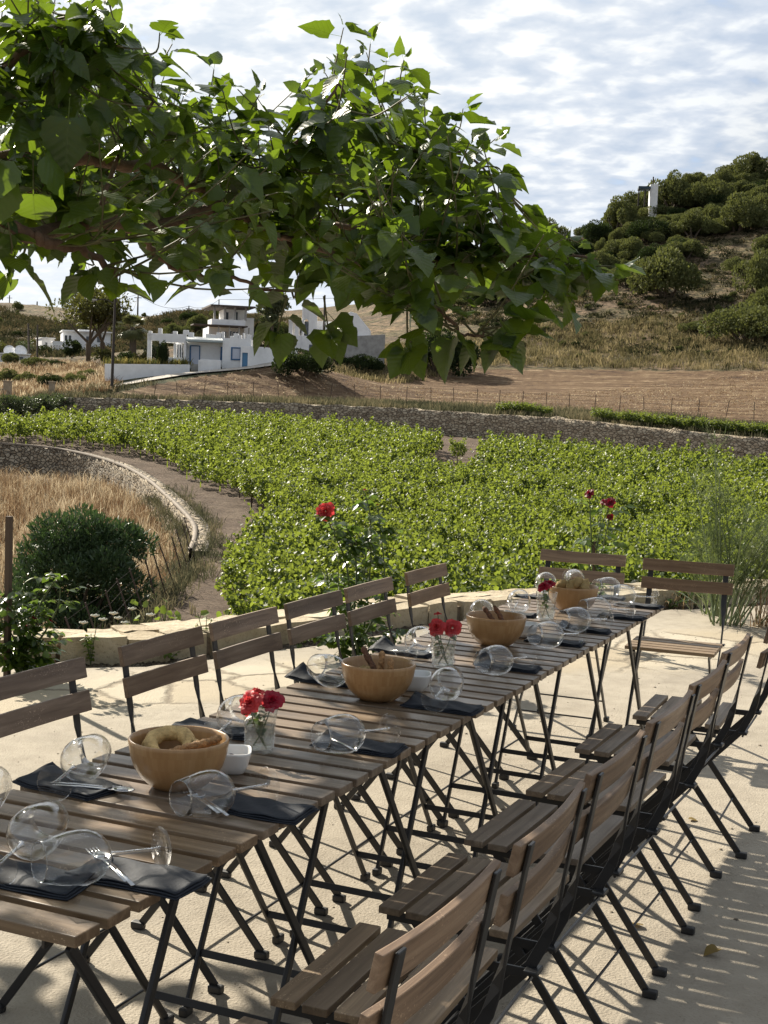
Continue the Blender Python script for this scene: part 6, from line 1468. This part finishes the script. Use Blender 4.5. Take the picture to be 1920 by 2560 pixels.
# field fence and the wire fences
FW = pbr('rusty fence post', (.085, .06, .045), rough=.9)
fn = empty('field_fence', (0, 0, 0), 0, 'thin wire fence with leaning posts along the near edge of the brown field', 'fence')
fl = dens(smooth_line([GU(*p)[:2] for p in [(330, 861), (500, 858), (700, 862), (900, 868), (1100, 878), (1300, 889), (1500, 900), (1659, 910), (1800, 920)]], 8), 2.1); zf = zU(fl[:, 0], fl[:, 1]); tops = []
for i, p in enumerate(fl[:70]):
    l_ = rng.normal(0, .10, 2); t_ = (p[0]+l_[0], p[1]+l_[1], zf[i]+1.25); MB().tube([(p[0], p[1], zf[i]-.3), t_], .028, 5).build('post', FW, fn); tops.append(t_)
m = MB()
for h_ in (.35, .75, 1.1):
    m.tube([(fl[i][0]+(tops[i][0]-fl[i][0])*h_/1.25, fl[i][1]+(tops[i][1]-fl[i][1])*h_/1.25, zf[i]+h_) for i in range(len(tops))], .008, 4)
m.build('wire', FW, fn)
# rock scatter on the slope
rk = pbr('pale rock', (.36, .32, .26), rough=.9, noise=(2, .3))
from mathutils import noise as _nz
for i, (x, y, w_) in enumerate(((1100, 708, 9), (1125, 700, 5), (1150, 760, 5), (1225, 722, 6), (1250, 712, 4), (1290, 714, 7), (1345, 715, 8), (1372, 728, 4), (1420, 690, 5), (1190, 735, 5), (1330, 742, 5), (1550, 790, 7), (1580, 792, 5), (1400, 770, 4), (1270, 765, 5), (1480, 770, 5), (1620, 785, 9))):
    bm = bmesh.new(); bmesh.ops.create_icosphere(bm, subdivisions=2, radius=1); m = MB(); m.v = [tuple(v.co*(1+.3*_nz.noise(v.co*1.7+Vector((i, 0, 0))))) for v in bm.verts]; m.f = [tuple(v.index for v in f.verts) for f in bm.faces]; bm.free()
    o = m.build('rock', rk); P = GU(x, y); s_ = w_*DS*hyp(P)/FPX*.55; o.location = P; o.scale = (s_, s_*.8, s_*.7); tag(o, 'pale boulder lying on the bare slope above the field', 'rock', 'pale boulders on the slope')

# ------------------------------------------------------------------ plants by the terrace
def bed(x, y, z=-.02): return PZ(x, y, z)
def rose_bush(base, canes, blooms, label, nleaf, seed, lsz=.042):
    rs = np.random.default_rng(seed); o = empty('rose_bush', tuple(base), 0, label, 'rose bush'); m = MB(); Pp = []; Yy = []
    b0_ = np.array(base)
    for c in canes:
        W_ = smooth_line([np.array([rs.normal(0, .02), rs.normal(0, .02), 0])]+[np.array(p)-b0_ for p in c], 6); m.tube(W_, list(np.linspace(.007, .0028, len(W_))), 6)
        for k in range(nleaf):
            t = rs.uniform(.18, .97); i = int(t*(len(W_)-1)); a = rs.uniform(0, 6.28); dr = np.array([math.cos(a), math.sin(a), rs.uniform(-.3, .3)]); l_ = rs.uniform(.04, .13)
            m.tube([W_[i], W_[i]+dr*l_], .0012, 4, cap=False)
            for q in range(5):
                e = W_[i]+dr*l_*(1 if q == 0 else (.82 if q < 3 else .5)); sd_ = np.cross(dr, [0, 0, 1.]); y_ = dr if q == 0 else sd_*(1 if q % 2 else -1)+dr*.4; Pp.append(e); Yy.append(y_+rs.normal(0, .15, 3)+[0, 0, -.25])
    m.build('canes', STEM, o, smooth=True); n = len(Pp)
    LT = leaf_template(4, .34, fold=.10, droop=.2); V, F = stamp(LT[0], LT[1], np.array(Pp), frames(np.array(Yy), rs.normal(0, .4, (n, 3))+[0, 0, 1]), rs.uniform(.7, 1.25, n)*lsz); npmesh('foliage', V, F, LEAFR, o, smooth=True)
    for P, r_, mat, tv in blooms: rose_head('bloom', mat, o, np.array(P)-b0_, r_, tv, seed=int(rs.integers(1000)), n=26)
    return o
B1 = bed(772, 1435); d1 = hyp(B1)
Q = lambda x, y, dd=0: PD(x, y, d1+dd)
rose_bush(B1, [[Q(758, 1330), Q(748, 1220), Q(720, 1150), Q(703, 1112, -.05)], [Q(790, 1320, .1), Q(800, 1220, .1), Q(800, 1120), Q(788, 1065)], [Q(765, 1330, -.1), Q(770, 1230), Q(760, 1170), Q(742, 1125)], [Q(800, 1350), Q(830, 1260), Q(822, 1150), Q(816, 1095)],
               [Q(740, 1350), Q(715, 1290), Q(705, 1230)], [Q(745, 1400), Q(715, 1380), Q(690, 1370)], [Q(760, 1350, -.15), Q(735, 1300, -.2), Q(730, 1200, -.2)], [Q(800, 1400), Q(830, 1380), Q(850, 1350)], [Q(780, 1300, .1), Q(790, 1200, .2), Q(770, 1150, .1)]],
          [(Q(703, 1104, -.05), .064, RO1, (.1, -.9, .25)), (Q(788, 1058), .013, RO3, (0, 0, 1)), (Q(816, 1090), .011, RO3, (0, 0, 1))], 'tall rose bush with one large coral bloom, behind the left chairs', 26, 51, .052)
B2 = bed(1285, 1305); B2 = PD(1283, 1300, 8.6); B2[2] = 0; d1 = 8.6
rose_bush(B2, [[Q(1280, 1250), Q(1278, 1180), Q(1275, 1110), Q(1273, 1070)], [Q(1288, 1250), Q(1290, 1180), Q(1302, 1130), Q(1318, 1092)], [Q(1284, 1240), Q(1300, 1190), Q(1316, 1120)], [Q(1275, 1240), Q(1262, 1190), Q(1258, 1150)]],
          [(Q(1273, 1066), .040, RO2, (-.3, -.8, .5)), (Q(1318, 1085), .042, RO2, (.1, -.9, .5)), (Q(1304, 1083, .05), .032, RO2, (-.3, -.5, .7)), (Q(1318, 1117), .026, RO2, (.1, -.8, -.2))], 'slender rose bush with dark red blooms behind the far chairs', 8, 52, .055)
m = MB().tube([Q(1284, 1300)-[0, 0, .1], Q(1283, 1170)], .011, 6).build('plant_stake', FW); tag(m, 'dark thin stake holding up the dark red rose bush', 'stake')
B3 = bed(45, 1475); d1 = hyp(B3)
rose_bush(B3, [[Q(60, 1380), Q(90, 1300), Q(120, 1255), Q(145, 1240)], [Q(40, 1380), Q(30, 1320), Q(50, 1270)], [Q(20, 1400), Q(0, 1330), Q(-20, 1290)], [Q(75, 1400), Q(100, 1360), Q(125, 1310), Q(130, 1270)], [Q(50, 1420), Q(80, 1400), Q(95, 1380)], [Q(20, 1420), Q(-10, 1400), Q(-30, 1380)], [Q(45, 1400), Q(60, 1350), Q(70, 1330)], [Q(35, 1430), Q(30, 1380), Q(10, 1350)], [Q(60, 1430), Q(85, 1420), Q(70, 1370)]],
          [(Q(72, 1335), .020, RO3, (0, 0, 1)), (Q(55, 1352), .018, RO3, (0, 0, 1)), (Q(108, 1340), .016, RO3, (.2, 0, 1)), (Q(10, 1325), .016, RO3, (.2, 0, 1))], 'leafy rose bush with small red buds at the left photo edge', 20, 53, .046)
m = MB().box(-.014, .014, -.014, .014, -.1, .83).build('plant_stake', FW, bevel=.002); m.location = PD(15, 1470, d1); m.location.z = 0; tag(m, 'dark square stake behind the rose bush at the left edge', 'stake')
# small weeds in the bed
WEED = leafmat('weed leaf', (.10, .16, .03), (.15, .20, .04), (.26, .36, .04), .35, .5, .3)
def weed(x, y, h, n, label, seed, mat=WEED, ls=.03, sp=.06):
    rs = np.random.default_rng(seed); P = bed(x, y); o = empty('weed', tuple(P), 0, label, 'weed'); m = MB(); Pp = []; Yy = []
    for k in range(max(2, n//12)):
        e = np.array([rs.normal(0, sp), rs.normal(0, sp), h*rs.uniform(.7, 1.05)]); W_ = smooth_line([(0, 0, 0), e*.5+[0, 0, .02], e], 5); m.tube(W_, .0022, 5)
        for q in range(12): i = int(rs.uniform(.2, 1)*(len(W_)-1)); Pp.append(W_[i]); a = rs.uniform(0, 6.28); Yy.append([math.cos(a), math.sin(a), rs.uniform(-.5, .6)])
    m.build('stem', STEM, o); n = len(Pp); V, F = stamp(LT_SIMPLE[0], LT_SIMPLE[1], np.array(Pp), frames(np.array(Yy), rs.normal(0, .4, (n, 3))+[0, 0, 1]), rs.uniform(.6, 1.3, n)*ls); npmesh('foliage', V, F, mat, o)
weed(196, 1437, .20, 60, 'pale green weed against the low wall left of the chairs', 61, sp=.03); weed(443, 1408, .24, 48, 'pale green weed between the second and third left chairs', 62, sp=.03)
weed(366, 1425, .05, 12, 'tiny seedling in the bed behind the second left chair', 63); weed(645, 1400, .10, 30, 'small weed in the bed behind the fourth left chair', 64); weed(660, 1390, .07, 24, 'low weed right of the small weed behind the fourth chair', 65)
weed(1470, 1310, .16, 80, 'bright green leafy plant in the bed right of the far table end', 66, sp=.06, ls=.045); weed(1030, 1330, .16, 30, 'thin weed by the wall behind the sixth left chair', 67, sp=.02)
weed(1445, 1318, .10, 60, 'dark low leaves in the bed behind the far table end', 68, mat=LEAFR, sp=.08); weed(1500, 1310, .12, 60, 'dark low leaves in front of the fennel', 69, mat=LEAFR, sp=.09)
# young vine shoots rising just behind the wall
for i, (x, y, zt) in enumerate(((490, 1330, .10), (350, 1320, .16), (330, 1345, .12), (1000, 1290, .05))):
    rs = np.random.default_rng(700+i); P = PD(x, y, 8.5); o = empty('young_plant', (P[0], P[1], -.6), 0, 'yellow green leafy plant growing just behind the low wall', 'plant', 'leafy plants behind the low wall'); n = 46
    Pp = np.stack([rs.normal(0, .13, n), rs.normal(0, .06, n), rs.uniform(.2, .62+zt, n)], 1); V, F = stamp(lv4[0], lv4[1], Pp, frames(rs.normal(0, 1, (n, 3)), rs.normal(0, .5, (n, 3))+[0, -.3, 1]), rs.uniform(.03, .06, n)); npmesh('foliage', V, F, WEED, o)
    m = MB()
    for q in range(0, n, 4): m.tube([(0, 0, 0), tuple(Pp[q]*[.5, .5, .6]), tuple(Pp[q])], .003, 4, cap=False)
    m.build('stem', STEM, o)
# fennel at the right
FEN = grassmat('fennel thread', (.08, .11, .045), (.14, .18, .08), (.22, .25, .12), 2)
rs = np.random.default_rng(91); Pf = PD(1560, 1300, 9.8); Pf[2] = 0
fo = empty('fennel', tuple(Pf), 0, 'tall feathery fennel clump at the right edge behind the far chairs', 'plant'); m = MB(); Vs = []; Fs = []
for k in range(26):
    e = np.array([rs.normal(0, .12)+rs.uniform(-.35, .75), rs.normal(0, .2), rs.uniform(.35, 1.05)])
    if k in (0, 1): e = np.array([-.12+.05*k, 0, 1.35-.3*k])
    b_ = np.array([e[0]*.25+rs.normal(0, .05), rs.normal(0, .06), 0]); W_ = smooth_line([b_, (b_+e)/2+[rs.normal(0, .03), 0, .05], e], 7); m.tube(W_, list(np.linspace(.0075, .002, len(W_))), 6)
    for q in range(95):
        i = int(rs.uniform(.3, 1)*(len(W_)-1)); p = W_[i]; a = rs.uniform(0, 6.28); d = np.array([math.cos(a), math.sin(a), rs.uniform(.0, .9)]); ln = rs.uniform(.05, .14)
        for z_ in range(5):
            dd = d+rs.normal(0, .35, 3); t_ = p+d*ln*z_/5; e2 = t_+dd*ln*.6; wv = np.cross(dd, [0, 0, 1.])*.0015; b = len(Vs); Vs += [t_-wv, t_+wv, e2+wv*.5, e2-wv*.5]; Fs.append((b, b+1, b+2, b+3))
m.build('stems', pbr('fennel stem', (.16, .20, .09), rough=.5), fo, smooth=True); npmesh('foliage', np.array(Vs), np.array(Fs), FEN, fo)
# strap leaved clump and dry orange tuft
def strap(px, n, hmin, hmax, wd, lean, mat, label, seed, name='strap_leaved_plant', cat='plant'):
    rs = np.random.default_rng(seed); P = np.array(px); V = []; F = []
    for k in range(n):
        a = rs.uniform(0, 6.28); l_ = abs(rs.normal(0, lean)); h = rs.uniform(hmin, hmax); b = len(V); sd_ = np.array([-math.sin(a), math.cos(a), 0]); b0_ = np.array([rs.normal(0, .06), rs.normal(0, .05), 0])
        for j in range(7):
            t = j/6; c = b0_+np.array([math.cos(a), math.sin(a), 0])*l_*h*t*(1+t)+np.array([0, 0, h*(t-.35*t*t*l_*2)]); w_ = wd*(1-t*.85); V += [c-sd_*w_, c+sd_*w_]
        for j in range(6): F.append((b+2*j, b+2*j+1, b+2*j+3, b+2*j+2))
    o = npmesh(name, np.array(V), np.array(F), mat, smooth=True); o.location = P; return tag(o, label, cat)
P_ = PD(1545, 1335, 10.2); P_[2] = -.02
strap(P_, 34, .25, .60, .009, .42, leafmat('strap leaf', (.13, .16, .08), (.22, .24, .14), (.2, .26, .08), .3, .4, .4), 'clump of arching strap leaves below the fennel', 92)
P_ = PZ(1452, 1316, -.02)
strap(P_, 40, .10, .24, .005, .5, GDRY, 'dry orange brown tuft at the bed edge behind the far chair', 93, 'dry_tuft', 'grass tuft')
P_ = PD(1645, 1325, 9.8); P_[2] = -.02
strap(P_, 60, .2, .5, .004, .5, GDRY, 'straw coloured grass clump at the right edge below the fennel', 94, 'grass_clump', 'grass tuft')
# white umbel flowers and dry stems beyond the wall at the left
UMB = pbr('white umbel', (.62, .62, .55), rough=.9)
for i, (x, y, h_) in enumerate(((205, 1330, .0), (245, 1325, .0), (255, 1335, 0), (222, 1338, 0), (285, 1315, 0), (325, 1328, 0), (180, 1345, 0), (270, 1345, 0))):
    rs = np.random.default_rng(800+i); P = PD(x, y, 8.2+rs.uniform(0, .6)); o = empty('umbel_flower', (P[0], P[1], -.8), 0, 'small white umbel flower standing behind the low wall at the left', 'flower', 'white umbel flowers behind the low wall'); hh = P[2]+.8
    MB().tube([(rs.normal(0, .05), 0, 0), (rs.normal(0, .02), 0, hh*.6), (0, 0, hh)], .0025, 5).build('stem', STEM, o); m = MB()
    for q in range(9):
        a = q*2.4; r_ = .006*math.sqrt(q)*1.6; m.tube([(0, 0, hh-.01), (r_*math.cos(a), r_*math.sin(a), hh+.006)], [.001, .006], 6)
    m.build('bloom', UMB, o)
# wire fence along the bank below the corner of the retaining wall
wf = empty('wire_fence', (0, 0, 0), 0, 'sagging wire fence with thin leaning posts on the bank below the wall corner', 'fence')
fl2 = dens(RWfull[_c-6:], 1.6); zf2 = zV(along(fl2[:, 0], fl2[:, 1])); tps_ = []
for i, p in enumerate(fl2):
    t_ = (p[0]-.5+rng.normal(0, .06), p[1]-.25, zf2[i]+.85); MB().tube([(p[0]-.1, p[1], zf2[i]-.6), t_], .018, 5).build('post', FW, wf); tps_.append(t_)
m = MB()
for h_ in (.15, .35, .55, .75, .95):
    m.tube([(p[0]-.1+(t[0]-p[0]+.1)*h_, p[1]+(t[1]-p[1])*h_, z-.1+(t[2]-z+.1)*h_) for p, t, z in zip(fl2, tps_, zf2)], .004, 4)
m.build('wire', FW, wf)
# grit and crumbs on the paving
rs = np.random.default_rng(5); n = 900; X = rs.uniform(-3.2, 1.6, n); Y = rs.uniform(-.2, 7.5, n); k_ = in_poly(X, Y, [(-2.9, 4.4), (-2.2, 5.4), (-1.9, 7), (.5, 9), (2.2, 5), (2, -1), (-3.2, -1)]); X, Y = X[k_], Y[k_]; n = len(X)
tv = np.array([(-1, -1, 0), (1, -1, 0), (1, 1, 0), (-1, 1, 0), (-.5, -.6, 1), (.6, -.5, 1), (.5, .6, 1), (-.6, .5, 1)], float)*[1, .8, .6]; tf = np.array([(4, 5, 6, 7), (0, 1, 5, 4), (1, 2, 6, 5), (2, 3, 7, 6), (3, 0, 4, 7)])
a = rs.uniform(0, 6.28, n); V, F = stamp(tv, tf, np.stack([X, Y, 0*X], 1), frames(np.stack([np.cos(a), np.sin(a), 0*a], 1), np.tile([0, 0, 1.], (n, 1))), rs.uniform(.0015, .0045, n)*rs.choice([1, 1, 1, 1.8], n))
tag(npmesh('grit', V, F, pbr('grit', (.20, .165, .12), rough=.9, noise=(3, .6))), 'loose grit and small stones scattered over the paving', 'grit', kind='stuff')
LF = leafmat('fallen leaf', (.16, .11, .04), (.24, .17, .05), (.2, .14, .04), .2, .7, .2)
for i, (x, y) in enumerate(((1480, 1770), (1380, 2010), (1560, 2060), (60, 1790), (150, 1660), (700, 1500), (1330, 2150), (250, 1560), (1520, 1420))[:6]):
    P = PZ(x, y, 0); V, F = stamp(LTM[i % 6][0], LTM[i % 6][1], np.array([[0, 0, .008]]), frames(np.array([[math.cos(i*2.), math.sin(i*2.), .0]]), np.array([[.1, .1, 1.]])), np.array([.035+.006*(i % 4)])); V[:, 2] = np.abs(V[:, 2]-V[:, 2].min())*.6+.001
    o = npmesh('fallen_leaf', V, F, LF, smooth=True); o.location = (P[0], P[1], 0); tag(o, 'small dry fallen leaf lying on the pale paving', 'leaf', 'fallen leaves on the paving')
